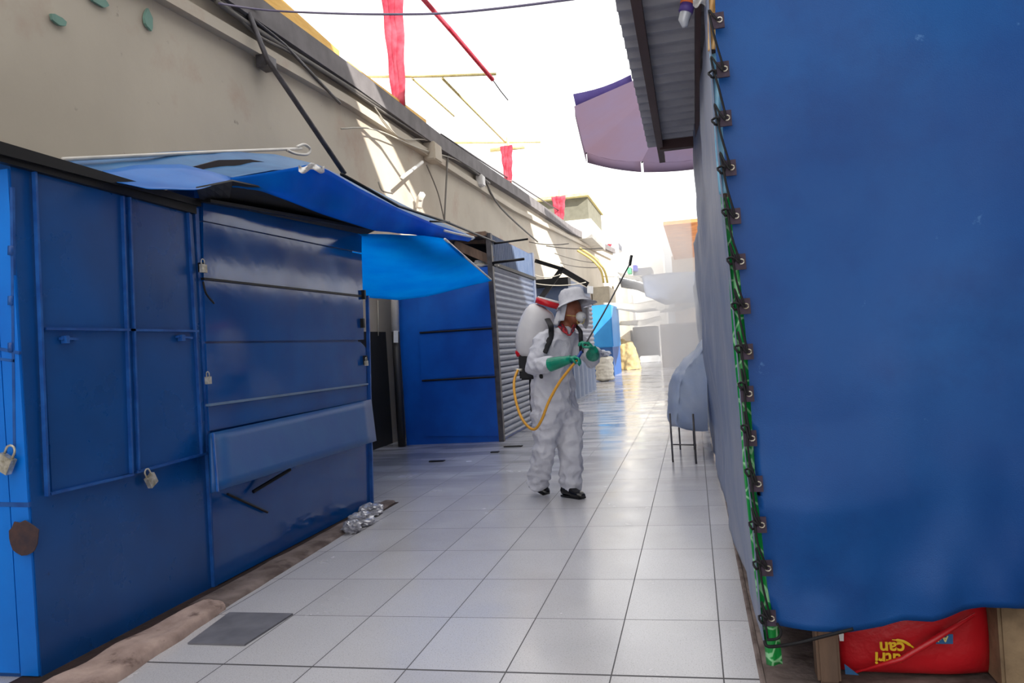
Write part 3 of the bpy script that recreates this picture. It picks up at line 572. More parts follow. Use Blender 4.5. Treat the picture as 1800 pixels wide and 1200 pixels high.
MB().poly([P(1062, 396, y=65), P(1092, 432, y=65), P(1092, 440, y=65), P(1060, 412, y=65)], (0, 6, 0)).build('roof', GREYT, t)
blk('far_building', (1112, 440), (1176, 620), 75, 6, mat('misty_white_wall', (240, 236, 230), .9), 'cream building closing the end of the aisle', 'building')
# ================================================================== RIGHT STALL
FY = 2.95
ledge = [(1257, -40), (1258, 90), (1268, 180), (1275, 300), (1285, 370), (1289, 420), (1300, 480), (1312, 600), (1319, 700), (1325, 790), (1329, 860), (1341, 950), (1351, 1040), (1362, 1092)]
def xle(z):
    pts = [P(*q, y=FY) for q in ledge]
    for a, c in zip(pts, pts[1:]):
        if c.z <= z <= a.z or (c is pts[-1] and z < c.z): return a.x+(c.x-a.x)*(z-a.z)/(c.z-a.z)
    return pts[0].x
botf = [P(*q, y=FY) for q in ((1350, 1097), (1400, 1104), (1440, 1108), (1480, 1112), (1540, 1104), (1580, 1092), (1625, 1090), (1680, 1074), (1720, 1066), (1760, 1066), (1800, 1072), (1900, 1080), (2100, 1075))]
def ff(u, v):
    bt = polyval(botf, u); z = 2.75+(bt.z-2.75)*v; x0 = xle(z); x = x0+(1.9-x0)*u if True else 0
    x = x0*(1-u)+bt.x*u if u < .02 else x0+(bt.x-botf[0].x)*1.0
    w = .02*noise.noise(V((x*2.2, z*1.6, 1)))+.014*noise.noise(V((x*5, z*4, 7)))*(v**2)+.05*max(0, 1-abs(v-.83)/.12)*math.exp(-((x-.35)/.3)**2)*.6
    w += .05*(v**6)*noise.noise(V((x*6, z*3, 3)))
    for (bx, bz, r) in ((.95, 1.45, .22),): w += .03*math.exp(-((x-bx)**2+(z-bz)**2)/r**2)
    return V((x, FY-w, z))
t = root('stall_tarp', 'large royal blue canvas with eyelets covering the right stall front', 'tarp', (1, FY, .2))
MB().grid(ff, 90, 110).build('canvas', TAR_FRONT, t, smooth=True, solid=.004)
eyes = [(1263, 36), (1272, 122), (1276, 208), (1284, 295), (1292, 380), (1301, 460), (1309, 538), (1314, 618), (1315, 692), (1320, 770), (1331, 850), (1337, 922), (1348, 998), (1354, 1086)]
for k, (px, py) in enumerate(eyes):
    c = P(px, py, y=FY-.035); r = .028
    g = MB().box(c-V((r*.9, .004, r)), c+V((r*.7, .004, r))).build('eyelet_tab', TAPE, t)
    pts = [c+V((.009*math.cos(a)+.004, -.006, .009*math.sin(a))) for a in [2*math.pi*j/10 for j in range(11)]]
    MB().tube(pts, .0028, 6).build('eyelet', CHROME, g, True)
# side canvas
nedge = [(1243, -40), (1250, 100), (1256, 200), (1266, 300), (1275, 400), (1283, 480), (1294, 600), (1302, 700), (1310, 800), (1322, 900), (1330, 1000), (1338, 1090), (1344, 1132)]
def sf(u, v):
    pn = P(*[polyval([V((a, b, 0)) for a, b in nedge], v)[k] for k in (0, 1)], y=FY-.0)
    y = FY+u*17.; zt = 2.78-.48*min(1, max(0, (y-6.0)/1.5)); zb = .05+.02*u; z = zt+(zb-zt)*v
    zb2 = pn.z; z = zt*(1-v)+v*(.10-.04*u) if u > 0 else pn.z
    z = pn.z+( (zt*(1-v)+v*(.05)) - pn.z)*min(1, u*6)
    x = pn.x+(.13-pn.x)*min(1, u*4)
    w = .045*noise.noise(V((y*.9, z*1.1, 0)))+.018*noise.noise(V((y*2.5, z*2.5, 5)))
    x += w*min(1, u*12)+(-.035*math.exp(-((z-2.1)/.9)**2))*min(1, u*3)-.02*math.exp(-((y-8)/2)**2)*math.exp(-((z-1.1)/.3)**2)
    return V((x, y, max(.03, z)))
tag(MB().grid(sf, 130, 60).build('side_tarp', TAR_SIDE, smooth=True, solid=.004), 'dusty blue canvas hanging along the aisle side of the right stall', 'tarp')
# printed sacks behind the lacing
def strip(pts, w, m, name, label, yy=FY+.03):
    pts = [P(*q, y=yy) for q in pts]
    def f(u, v):
        p = polyval(pts, u); return p+V((w*(v-.5), .012*math.sin(v*6+u*9), 0))
    return tag(MB().grid(f, 40, 5).build(name, m, smooth=True, solid=.003), label, 'plastic strip')
strip([(1256, -40), (1256, 88)], .045, ORG, 'sack_strip', 'orange and cream sack strip behind the top lacing')
strip([(1260, 92), (1266, 180), (1270, 260), (1277, 340)], .05, LBLUE, 'sack_strip', 'pale blue sack strip behind the upper lacing')
strip([(1281, 345), (1294, 460), (1303, 600), (1314, 720), (1320, 820), (1332, 930), (1344, 1040), (1356, 1110), (1362, 1168)], .055, GREEN, 'green_strip', 'long green printed plastic strip behind the lacing down to the floor')
# lacing
lace = []
nl = [(1246, 30), (1250, 80), (1262, 150), (1255, 112), (1258, 170), (1254, 195), (1262, 250), (1268, 240), (1273, 340), (1275, 350), (1280, 410), (1284, 440), (1291, 520), (1296, 595), (1300, 640), (1304, 715), (1312, 812), (1320, 905), (1330, 980), (1331, 1012)]
left = [(1246, 30), (1250, 112), (1256, 195), (1266, 280), (1274, 355), (1283, 440), (1291, 520), (1297, 595), (1303, 660), (1308, 735), (1315, 812), (1322, 905), (1329, 975), (1339, 1070)]
for (e, l) in zip(eyes, left):
    lace += [P(e[0], e[1], y=FY-.05), P((e[0]+l[0])/2, e[1]-8, y=FY-.05), P(l[0], l[1]-12, y=FY-.035), P(l[0]+4, l[1]+10, y=FY-.04), P((e[0]+l[0])/2+3, e[1]+35, y=FY-.055)]
rod('lacing_cord', spline(lace, 4), .004, BLACK, 'black cord zigzagging through the eyelets of the blue canvas', 'cord')
for k, l in enumerate(left[1:]):
    c = P(l[0]+2, l[1]+18, y=FY-.045)
    pts = [c+V((.012*math.cos(a)*(1+.3*math.sin(3*a)), -.01*math.sin(2*a), .013*math.sin(a))) for a in [2*math.pi*j/10 for j in range(21)]]
    rod('cord_knot', pts, .0042, BLACK, 'black knot tied in the lacing cord of the blue canvas', 'knot', 'knots in the lacing cord', 5)
rod('cord_tail', spline([P(1344, 1125, y=FY-.03), P(1352, 1136, y=FY-.04), P(1400, 1130, y=FY-.03), P(1440, 1120, y=FY-.03), P(1500, 1105, y=FY-.03)]), .006, BLACK, 'black cord running under the hem towards the red bag', 'cord')
rod('hem_loop', spline([P(1366, 1095, y=FY-.05), P(1373, 1110, y=FY-.05), P(1366, 1122, y=FY-.05), P(1348, 1124, y=FY-.05)]), .005, BLACK, 'short black loop over the green strip below the hem', 'cord')
# below the hem
def bx(px0, py0, px1, py1, y, d, m, name, label, cat):
    a, c = P(px0, py0, y=y), P(px1, py1, y=y); return tag(MB().box((a.x, y, 0), (c.x, y+d, a.z), .01).build(name, m), label, cat)
bx(1431, 1085, 1480, 1200, 3.02, .1, WOOD, 'wooden_post', 'short grey wooden leg left of the red bag', 'post')
bx(1752, 1040, 1880, 1200, 3.0, .3, STONE, 'stone_block', 'rough tan stone block right of the red bag', 'block')
tag(MB().box((.40, 2.86, 0), (1.02, 2.95, .012), .004).build('plank', WOOD), 'grey plank lying on the ground in front of the red bag', 'plank')
# red bag with printing
a0, a1 = P(1478, 1110, y=3.06), P(1752, 1070, y=3.06)
t = root('red_sack', 'red printed sack with yellow upside-down lettering under the blue canvas', 'sack', ((a0.x+a1.x)/2, 3.16, 0))
xl, xr = P(1480, 1130, y=3.06).x, P(1750, 1130, y=3.06).x
zb = .004; 
def bagf(u, v):
    a = 2*math.pi*v; x = xl+(xr-xl)*u; h = (.13+.045*u)*(1 if 0 < u < 1 else .92); th = .10*(math.sin(math.pi*min(.98, max(.02, u)))**.3)
    yy = 3.16-th*math.cos(a)*(abs(math.cos(a))**-.4 if abs(math.cos(a)) > .05 else 1)*.9; z = zb+h+h*math.sin(a)*(abs(math.sin(a))**-.3 if abs(math.sin(a)) > .05 else 1)
    return V((x, yy-.012*noise.noise(V((x*7, z*9, 2))), max(zb, z)))
b = MB().grid(bagf, 24, 24); bmesh.ops.remove_doubles(b.bm, verts=b.bm.verts, dist=.0005); bmesh.ops.holes_fill(b.bm, edges=b.bm.edges)
b.build('sack_body', REDBAG, t, smooth=True)
MB().tube([P(1500, 1182, y=3.04), P(1585, 1158, y=3.03), P(1640, 1125, y=3.03), P(1715, 1078, y=3.04)], [.004, .010, .012, .006], 8).build('sack_fold', REDBAG, t, True)
YT = mat('yellow_print', (240, 196, 30), .5)
def text(body, px, py, size, y, m, par, rot=math.pi, name='print', tilt=0):
    cu = bpy.data.curves.new(name, 'FONT'); cu.body = body; cu.size = size; cu.extrude = .0012; cu.align_x = 'CENTER'; cu.align_y = 'CENTER'; cu.offset = size*.025
    o = bpy.data.objects.new(name, cu); COL.objects.link(o); o.matrix_world = Matrix.Translation(P(px, py, y=y)) @ Matrix.Rotation(rot+tilt, 4, 'Y') @ Matrix.Rotation(math.pi/2, 4, 'X')
    bpy.context.view_layer.update(); me = bpy.data.meshes.new_from_object(o.evaluated_get(bpy.context.evaluated_depsgraph_get())); me.transform(o.matrix_world); bpy.data.objects.remove(o)
    me.materials.clear(); me.materials.append(m); n = bpy.data.objects.new(name, me); COL.objects.link(n); n.parent = par; n.matrix_parent_inverse = Matrix.Translation(-V(par.location)); return n
text('can', 1568, 1138, .062, 3.038, YT, t, name='lettering'); text('utri', 1561, 1157, .062, 3.038, YT, t, name='lettering', tilt=.06)
MB().tube(spline([P(1568, 1124, y=3.038), P(1588, 1127, y=3.036), P(1606, 1138, y=3.038)]), [(.002, .001)]*4+[(.005, .001)]*9+[(.003, .001)]*4, 6, flat=(0, 0, 1)).build('swoosh_print', YT, t)
MB().poly([P(*q, y=3.042) for q in ((1645, 1114), (1675, 1114), (1675, 1131), (1645, 1131))], (0, -.002, 0)).build('blue_print', mat('blue_label_print', (40, 96, 150), .5), t)
text('Ad', 1657, 1122, .03, 3.038, mat('cream_print', (220, 210, 140), .5), t, name='lettering')
MB().poly([P(*q, y=3.039) for q in ((1474, 1113), (1483, 1113), (1483, 1126), (1476, 1126))], (0, -.002, 0)).build('white_print', HEMW, t)
MB().poly([P(*q, y=3.03) for q in ((1484, 1166), (1510, 1186), (1486, 1184))], (0, -.002, 0)).build('blue_corner', bpy.data.materials['blue_label_print'], t)
# dark inside of the stall so no daylight leaks
t = root('market_stall', 'dark timber stall body with an added unseen canopy, hidden behind the large blue canvas', 'stall', (1.2, 5, 0))
MB().box((.35, 3.75, 0), (4, 19.5, 2.2)).build('stall_body', WOOD, t)
MB().box((.24, 7.9, 3.05), (2.0, 19, 3.09)).build('added_canopy', ROOFM, t)  # added unseen canopy, darkens the upper reflection on kiosk B
for y_ in (9, 14, 18.8): MB().box((.4, y_, 2.2), (.46, y_+.06, 2.98)).build('added_canopy_post', WOOD, t)
# ================================================================== corrugated roof, umbrella, bottle
t = root('corrugated_roof', 'grey corrugated roof overhanging the aisle at the upper right', 'roof', (0, 5, 2.8))
RZ0, RZ1 = 2.83, 2.74
def rf(u, v):
    y = 2.9+3.3*v; z = RZ0+(RZ1-RZ0)*v+.02-.03*math.exp(-(((y/.15) % 1-.5)/.12)**2); return V((-.245+u*1.4+.03*(v)*0, y, z))
MB().grid(rf, 2, 330).build('roof_sheet', ROOFM, t, solid=.003)
MB().beam((-.148, 2.9, RZ0-.012), (-.148, 6.4, RZ1-.02), .045, .05, (0, 0, -1)).build('edge_purlin', BROWN, t)
MB().box((-.15, 5.95, RZ1-.07), (1.1, 6.02, RZ1+.0)).build('cross_purlin', BROWN, t)
MB().beam((.117, 2.9, RZ0-.012), (.117, 6.1, RZ1-.02), .025, .07, (0, 0, -1)).build('inner_purlin', BROWN, t)
UY = 8.5
apex = P(1228, 92, y=UY)
rimp = [(1010, 187, 8.4), (1030, 268, 7.8), (1128, 284, 7.4), (1252, 274, 7.6), (1330, 230, 8.2), (1330, 150, 9.2), (1250, 120, 9.7), (1115, 150, 9.2)]
rim = [P(a, b, y=y) for a, b, y in rimp]
t = root('market_umbrella', 'large purple market umbrella seen from below behind the corrugated roof', 'umbrella', V((apex.x+.1, UY, 0)))
b = MB(); av = b.bm.verts.new(apex)
for k in range(8):
    A, B = rim[k], rim[(k+1) % 8]; n = 6
    rows = []
    for i in range(1, n+1):
        rows.append([b.bm.verts.new(apex.lerp(A.lerp(B, j/4), i/n)+V((0, 0, .0*math.sin(math.pi*i/n)-.03*math.sin(math.pi*j/4)*(i/n)))) for j in range(5)])
    for j in range(4): b.bm.faces.new([av, rows[0][j], rows[0][j+1]])
    for i in range(n-1):
        for j in range(4): b.bm.faces.new([rows[i][j], rows[i+1][j], rows[i+1][j+1], rows[i][j+1]])
bmesh.ops.remove_doubles(b.bm, verts=b.bm.verts, dist=.002)
b.build('canopy', UMBU, t, False, solid=.004)
for k in range(8):
    A, B = rim[k], rim[(k+1) % 8]; dn = V((0, 0, -.10)) if k not in (6, 7) else V((-.02, 0, .13))
    f = lambda u, v: A.lerp(B, .02+.96*u)+dn*v*(1 if k in (6, 7) else (1-.15*math.sin(math.pi*u)))+V((0, 0, -.03*math.sin(math.pi*u)))
    MB().grid(f, 6, 2).build('valance', UMBO if k in (6, 7) else UMBU, t, True, solid=.004)
MB().tube([rim[0]+V((0, 0, -.0)), rim[0].lerp(rim[7], .15)+V((0, -.02, -.10)), rim[7]+V((0, -.02, -.02))], .012, 6).build('white_piping', HEMW, t)
MB().tube([V((apex.x+.1, UY, 0)), V((apex.x+.1, UY, apex.z))], .03, 10).build('pole', GREYIRON, t, True)
for k in range(8): MB().tube([apex-V((0, 0, .1)), rim[k]-V((0, 0, .01))], .008, 5).build('rib', DARK, t)
t = root('plastic_bottle', 'crushed clear plastic bottle with orange and purple label hanging at the roof', 'bottle', P(1207, 40, y=3.3))
MB().tube([P(1204, 47, y=3.3), P(1202, 36, y=3.3), P(1207, 18, y=3.3), P(1213, -2, y=3.3)], [.012, .022, .026, .03], 10).build('bottle_body', LIDM, t, True)
MB().tube([P(1205, 22, y=3.295), P(1209, 8, y=3.295)], .030, 10).build('purple_label', mat('purple_label', (92, 70, 150), .5), t, True)
MB().tube([P(1209, 8, y=3.295), P(1212, -4, y=3.295)], .032, 10).build('orange_label', mat('orange_label', (236, 120, 60), .5), t, True)
tag(MB().grid(lambda u, v: P(1218+26*u, -6+16*v+4*math.sin(u*8), y=3.12-.02*math.sin(u*9+v*4)), 12, 6).build('plastic_scrap', WHITEP, smooth=True, solid=.003), 'crumpled white plastic tied at the top of the lacing', 'plastic scrap')
# ================================================================== covered table and stool on the right
t = root('covered_table', 'plastic-covered heap on a table half lost in the white mist', 'table', (-.05, 8.9, 0))
sil = [(1240, 596), (1216, 622), (1198, 640), (1181, 660), (1174, 690), (1170, 722), (1176, 750), (1240, 752)]
b = MB()
pts = [P(*q, y=8.5) for q in sil]
n = 10; rings = []
for i in range(n+1):
    u = i/n; y = 8.25+1.6*u; sc = math.sin(math.pi*(.12+.76*u))**.35
    cxx = .12; rings.append([b.bm.verts.new(V((cxx+(q.x-cxx)*sc+.02*noise.noise(V((q.z*6, y*4, 0))), y+.03*noise.noise(V((q.z*7, k, 2))), .42+(q.z-.42)*(.8+.2*sc)+.015*noise.noise(V((y*5, k*2, 0)))))) for k, q in enumerate(spline(pts, 4))])
for i in range(n):
    for k in range(len(rings[0])-1): b.bm.faces.new([rings[i][k], rings[i][k+1], rings[i+1][k+1], rings[i+1][k]])
b.bm.faces.new(rings[0]); b.bm.faces.new(rings[-1])
b.build('plastic_cover', PLAS, t, True, disp=.03, dscale=.15)
for q in ((1183, 812, 0), (1196, 790, 1), (1224, 815, 2), (1221, 790, 3)):
    f = P(q[0], q[1], z=0); MB().tube([f, f+V((0, .02, .5))], .010, 6).build('leg', GREYIRON, t, True)
a, c = P(1183, 781, y=8.3), P(1224, 782, y=8.3); MB().tube([a, c], .007, 6).build('stretcher', GREYIRON, t, True)
# ================================================================== PERSON
PY = 6.6
man = root('person', 'person in white coverall and sun hat with dust mask, walking with a spray lance', 'person', (-1.2, 6.62, 0))
def Q(px, py, dy=0): return P(px, py, y=PY+dy)
pel, wai, che, nek, hed = Q(976, 716), Q(973, 668), Q(978, 618), Q(992, 580), Q(1004, 549)
SH = V((-.60, -.62, 0)).normalized()    # towards the person's own right shoulder
def torso(b, k=1., g=0.):
    """trunk: wide along SH"""
    rr = [(Q(978, 742), .10, .13), (Q(977, 722), .165, .205), (Q(974, 690), .155, .20), (Q(972, 655), .15, .195), (Q(974, 620), .155, .215), (Q(981, 596), .14, .21), (Q(988, 583), .09, .13), (Q(993, 573), .062, .07)]
    rings = []
    for c, rf_, rs_ in rr:
        fwd = V((-SH.y, SH.x, 0))
        rings.append([b.bm.verts.new(c+SH*(rs_*k+g)*math.cos(a)+fwd*(rf_*k+g)*math.sin(a)) for a in [2*math.pi*j/20 for j in range(20)]])
    for i in range(len(rings)-1):
        for j in range(20): b.bm.faces.new([rings[i][j], rings[i][(j+1) % 20], rings[i+1][(j+1) % 20], rings[i+1][j]])
    b.bm.faces.new(rings[0]); b.bm.faces.new(rings[-1])
RSh, REl, RWr, RHa = Q(955, 600, -.13), Q(940, 645, -.20), Q(970, 640, -.34), Q(1000, 636, -.40)
LSh, LEl, LWr, LHa = Q(1010, 596, .13), Q(1042, 632, -.0), Q(1042, 616, -.20), Q(1034, 603, -.27)
RHi, RKn, RAn = Q(962, 728, -.07), Q(958, 790, -.12), Q(945, 846, .03)
LHi, LKn, LAn = Q(996, 728, .08), Q(1003, 790, .0), Q(1004, 856, .0)
# body under the clothing
b = MB(); torso(b, .7)
b.tube([Q(990, 588), Q(996, 570), Q(1001, 560)], [.075, .06, .058], 14)
b.ball(Q(1003, 545), (.088, .10, .118), 20, Matrix.Rotation(-.6, 3, 'Z'))          # skull
fd = V((.80, -.58, -.12)).normalized()                                               # where the face looks
hc = Q(1003, 548); b.ball(hc+fd*.035+V((0, 0, -.045)), (.07, .078, .07), 16)
b.tube([hc+fd*.09+V((0, 0, .02)), hc+fd*.125+V((0, 0, -.025))], [.012, .02], 8)    # nose
b.ball(hc+SH*.088+V((0, 0, -.012)), (.02, .03, .035), 10); b.ball(hc-SH*.088+V((0, 0, -.012)), (.02, .03, .035), 10)
for s_ in (-1, 1):
    b.ball(hc+fd*.083+SH*.034*s_+V((0, 0, .012)), (.018, .018, .010), 10)
b.ball(hc+fd*.1+V((0, 0, -.06)), (.025, .025, .01), 10)
for A, B, C, D in ((RSh, REl, RWr, RHa), (LSh, LEl, LWr, LHa)): b.tube([A, A.lerp(B, .5), B, B.lerp(C, .5), C, C.lerp(D, .4)], [.06, .05, .043, .042, .03, .028], 12)
for A, B, C in ((RHi, RKn, RAn), (LHi, LKn, LAn)): b.tube([A, A.lerp(B, .5), B, B.lerp(C, .4), C], [.075, .06, .045, .042, .034], 12)
b.build('body', SKIN, man, voxel=.009, sm=3)
# coverall: one continuous garment
b = MB(); torso(b, 1., .0)
b.ball(RSh, (.078, .078, .072), 14); b.ball(LSh, (.075, .075, .07), 14)
b.tube([Q(986, 588), RSh+V((0, 0, .015))], [.075, .07], 14); b.tube([Q(990, 588), LSh+V((0, 0, .015))], [.075, .066], 14)
b.tube([RSh, RSh.lerp(REl, .5), REl, REl.lerp(RWr, .5), RWr], [.085, .082, .078, .068, .058], 16)
b.tube([LSh, LSh.lerp(LEl, .5), LEl], [.082, .08, .076], 16); b.ball(LEl, .074, 14); b.tube([LEl, LWr], [.074, .064], 16)
def leg(A, B, C, D): b.tube([A, A.lerp(B, .5), B, B.lerp(C, .5), C, D], [.135, .118, .10, .098, .096, .098], 20)
leg(RHi, RKn, RAn, Q(941, 853, .04)); leg(LHi, LKn, LAn, Q(1003, 861, .0))
b.ball(Q(982, 738), (.10, .10, .08), 14)
cov = b.build('coverall', SUIT, man, voxel=.0095, sm=5)
def crease(o):
    me = o.data; ns = [v.normal.copy() for v in me.vertices]
    for v, n in zip(me.vertices, ns):
        p = v.co; w = 0
        q1 = V((p.x*5+p.z*2.0, p.y*5, p.z*6-p.x*4)); q2 = V((p.x*11-p.z*5, p.y*11, p.z*12+p.x*7))
        w = .030*(.3-abs(noise.noise(q1))*1.6)+.015*(.3-abs(noise.noise(q2))*1.6)+.012*noise.noise(p*3.3)
        fz = math.sin(p.z*62+5*noise.noise(p*5))                      # stacked folds near the hems, knees and elbows
        band = math.exp(-((p.z-.16)/.10)**2)+.7*math.exp(-((p.z-.47)/.09)**2)+.5*math.exp(-((p.z-.80)/.05)**2)
        w += .008*fz*band
        v.co = p+n*w
crease(cov)
from mathutils.bvhtree import BVHTree
bvh = BVHTree.FromObject(cov, bpy.context.evaluated_depsgraph_get())
def surf(px, py, off=.006, dflt=-.18):
    """point of the garment seen at a pixel, lifted off it a little"""
    d = (P(px, py, y=PY)-CAM).normalized(); h = bvh.ray_cast(CAM, d)
    return h[0]-d*off if h[0] is not None else P(px, py, y=PY+dflt)
FWD = V((-SH.y, SH.x, 0))
MB().tube([surf(1001+2*math.sin(k*.7), 592+k*11) for k in range(13)], .0035, 6).build('zip', mat('grey_zip', (176, 176, 186), .5), man, True)
# collar
b = MB()
b.tube([Q(985, 571, -.06), Q(992, 580, -.12), Q(1000, 590, -.15)], [(.028, .012), (.026, .012), (.006, .006)], 8, flat=(1, 0, 0))
b.tube([Q(1010, 571, -.07), Q(1007, 580, -.12), Q(1002, 590, -.15)], [(.016, .012), (.016, .012), (.006, .006)], 8, flat=(1, 0, 0))
sh = mat('red_check_shirt', (170, 30, 40), .8, 0, (40, 20, 40), 60, lo=.45, hi=.55)
b.build('shirt_collar', sh, man, True, voxel=.005, sm=2)
# hat
b = MB(); hr = Matrix.Rotation(-.30, 3, FWD.cross(V((0, 0, 1)))); hat_c = Q(1007, 531)
prof = [(0, .118), (.05, .116), (.085, .105), (.104, .075), (.112, .02), (.116, -.01)]
rings = []
fwh = V((FWD.x, FWD.y, 0)).normalized(); sdh = SH; tilt = Matrix.Rotation(.22, 3, SH)
for r, z in prof: rings.append([b.bm.verts.new(hat_c+tilt @ (fwh*(r*1.08)*math.cos(a)+sdh*r*.94*math.sin(a)+V((0, 0, z)))) for a in [2*math.pi*j/28 for j in range(28)]])
brim = []
for k in range(1, 4):
    row = []
    for j in range(28):
        a = 2*math.pi*j/28; f = k/3; r = .116+.072*f*(1.15 if math.cos(a) > 0 else .5); row.append(b.bm.verts.new(hat_c+tilt @ (fwh*r*1.08*math.cos(a)+sdh*r*.94*math.sin(a)+V((0, 0, -.012-.03*f+.01*f*math.sin(3*a))))))
    brim.append(row)
al = rings+brim
for i in range(len(al)-1):
    for j in range(28): b.bm.faces.new([al[i][j], al[i][(j+1) % 28], al[i+1][(j+1) % 28], al[i+1][j]])
hat = b.build('sun_hat', HATM, man, True, solid=.004, disp=.01, dscale=.05)
# neck flap of the hat
def flap(u, v):
    a = math.pi*(.36+.92*u); r = .115+.035*v+.008*math.sin(u*22)*v; drop = -.02-.165*v*(1 if u > .12 else .8)
    return hat_c+fwh*r*math.cos(a)*1.1+sdh*r*math.sin(a)+V((0, 0, drop))-fwh*.03*v
MB().grid(flap, 26, 8).build('neck_flap', HATM, hat, True, solid=.004)
def flap2(u, v):
    c = Q(1030, 540, .06); return c+V((-.035+.065*u-.01*v, .02*math.sin(u*5), -.165*v*(.8+.3*math.sin(math.pi*u)))) 
MB().grid(flap2, 10, 8).build('side_flap', HATM, hat, True, solid=.004)
# mask
mc = hc+fd*.115+V((0, 0, -.03))
mk = MB().ball((0, 0, 0), (.046, .046, .042), 16)
for v in mk.bm.verts: v.co += mc-V((0, 0, .005))
mk = mk.build('dust_mask', WHITEP, man, True)
MB().ball(mc+fd*.043+SH*.012, .013, 10).build('mask_valve', HATM, mk, True)
MB().tube(spline([mc+SH*.042, hc+SH*.088+V((0, 0, -.02))+fd*.03, hc+SH*.092+V((0, 0, .0))-fd*.04]), .003, 6).tube(spline([mc+SH*.035+V((0, 0, -.025)), mc+SH*.02+V((0, 0, -.06))-fd*.02, mc+V((0, 0, -.055))+fd*.025, mc+V((0, 0, .01))+fd*.045]), .003, 6).build('mask_strap', mat('yellow_elastic', (220, 200, 110), .6), mk)
# gloves
def hand(wr, palm_dir, out, knuck, curl, name, cuff_from, flip=1):
    """wr wrist point; palm_dir along the hand; knuck spreads the fingers; out is the way the fingers curl"""
    b = MB(); d, o, k = palm_dir.normalized(), out.normalized(), knuck.normalized()
    b.tube([cuff_from, cuff_from.lerp(wr, .6), wr, wr+d*.03], [.058, .046, .034, .034], 16)
    pc = wr+d*.05
    b.tube([wr+d*.005, wr+d*.05, wr+d*.09], [(.034, .019), (.043, .020), (.042, .017)], 14, flat=k)
    for i, (ln, off) in enumerate(((.070, .033), (.078, .011), (.073, -.011), (.058, -.032))):
        p = wr+d*(.085-.004*abs(i-1.3))+k*off; pts = [p-d*.012]; ang = .25
        for seg, l in enumerate((.45, .32, .25)):
            ang += curl*(1 if seg else .7); p = p+(d*math.cos(ang)+o*math.sin(ang))*ln*l*1.05; pts.append(p)
        b.tube(pts, [.0105, .0105, .0095, .0075], 8); b.ball(pts[-1], .0078, 8)
    th = wr+d*.03+k*.03*flip; b.tube([th, th+k*.022*flip+o*.018+d*.02, th+k*.014*flip+o*.042+d*.035, th+o*.058+d*.045-k*.004*flip], [.014, .0125, .011, .008], 8)
    return b.build(name, GLOVE, man, voxel=.0042, sm=2)
# right hand grips the valve handle, left hand closes on the lance
gripR, gripL, tip = Q(1016, 628, -.43), Q(1030, 603, -.30), P(1108, 462, y=6.9)
dR = (gripR-RWr).normalized()
hand(gripR-dR*.095, dR, V((.1, -.3, -.9)), V((.0, -.9, .3)), .75, 'glove', RWr-dR*.02-V((0, 0, 0)), 1)
dL = V((-.55, -.1, .75)).normalized()
hand(gripL-dL*.07+V((.02, 0, -.01)), dL, V((-.75, -.3, -.35)), V((-.3, .9, .0)), .75, 'glove', Q(1042, 624, -.2), -1)
# shoes
def shoe(heel, toe, up, r=.045):
    b = MB(); d = (toe-heel).normalized(); s_ = d.cross(up).normalized(); L_ = (toe-heel).length
    prof = [(0, .030, .035, .03), (.12, .040, .055, .05), (.35, .042, .055, .05), (.6, .050, .038, .034), (.85, .048, .028, .026), (1, .025, .018, .018)]
    b.tube([heel+d*L_*t_+up*h for t_, w, h2, h in prof], [(w, h2) for t_, w, h2, h in prof], 16, flat=s_)
    o = b.build('shoe', SHOEM, man, voxel=.006, sm=4); MB().beam(heel+d*.01+up*-.004, toe-d*.015+up*-.004, .078, .014, up).build('sole', DARK, o); return o
zf = .008
h2 = P(990, 868, y=PY+.02); h2.z = zf; t2 = P(1026, 874, y=PY-.14); t2.z = zf
shoe(h2, t2, V((0, 0, 1)))
t1 = P(963, 874, y=PY+.02); t1.z = zf+.005; h1 = P(934, 855, y=PY+.14); h1.z = .075
dd = (t1-h1).normalized(); shoe(h1, t1, (V((0, 0, 1))-dd*dd.z).normalized())
# ================================================================== SPRAYER
spr = root('backpack_sprayer', 'white backpack sprayer with red lid, yellow hose and long lance', 'sprayer', Q(935, 640, .15))
tc_ = Q(938, 580, .14); b = MB()
for (px, py, ra, rb) in ((936, 622, .125, .11), (932, 612, .155, .13), (930, 590, .172, .14), (936, 562, .168, .135), (946, 545, .145, .125), (957, 538, .11, .10)):
    pass
prof = [(934, 630, .10, .09), (934, 622, .145, .12), (936, 600, .165, .135), (941, 575, .165, .135), (949, 552, .15, .12), (957, 539, .11, .10)]
b.tube([Q(a, c, .13) for a, c, _, _ in prof], [(rb, ra) for _, _, ra, rb in prof], 24, flat=V((-SH.y, SH.x, 0)))
b.build('tank', TANK, spr, True, sub=1)
lid = MB().tube([Q(961, 538, .12), Q(964, 528, .12)], [.105, .108], 24).build('lid', REDP, spr, True)
MB().tube([Q(964, 529, .12), Q(965, 525, .12)], [.104, .098], 24).build('lid_top', WHITEP, lid, True)
MB().box(Q(925, 655, .08)-V((.05, .06, .06)), Q(928, 622, .12)+V((.06, .06, .0)), .015).build('pump_base', BLACK, spr)
MB().tube([Q(908, 622, .06), Q(925, 616, .06)], .03, 10).build('red_cap', REDP, spr, True)
MB().tube([Q(904, 650, .02), Q(918, 650, .02)], .012, 8).build('outlet', CHROME, spr, True)
b = MB()
pts = [Q(962, 560, .0)]+[surf(*q, .008) for q in ((968, 572), (969, 582), (968, 592), (964, 602), (960, 612), (957, 620))]; pts = spline(pts, 4)
b.tube(pts, [(.024, .005)]*len(pts), 8, flat=(1, 0, 0)); b.build('strap', BLACK, spr, True)
MB().tube(spline([Q(1012, 572, .0), Q(1020, 582, -.09), Q(1021, 596, -.12), Q(1022, 620, -.05)]), [(.018, .006)]*25, 8, flat=(1, 0, 0)).build('strap', BLACK, spr, True)
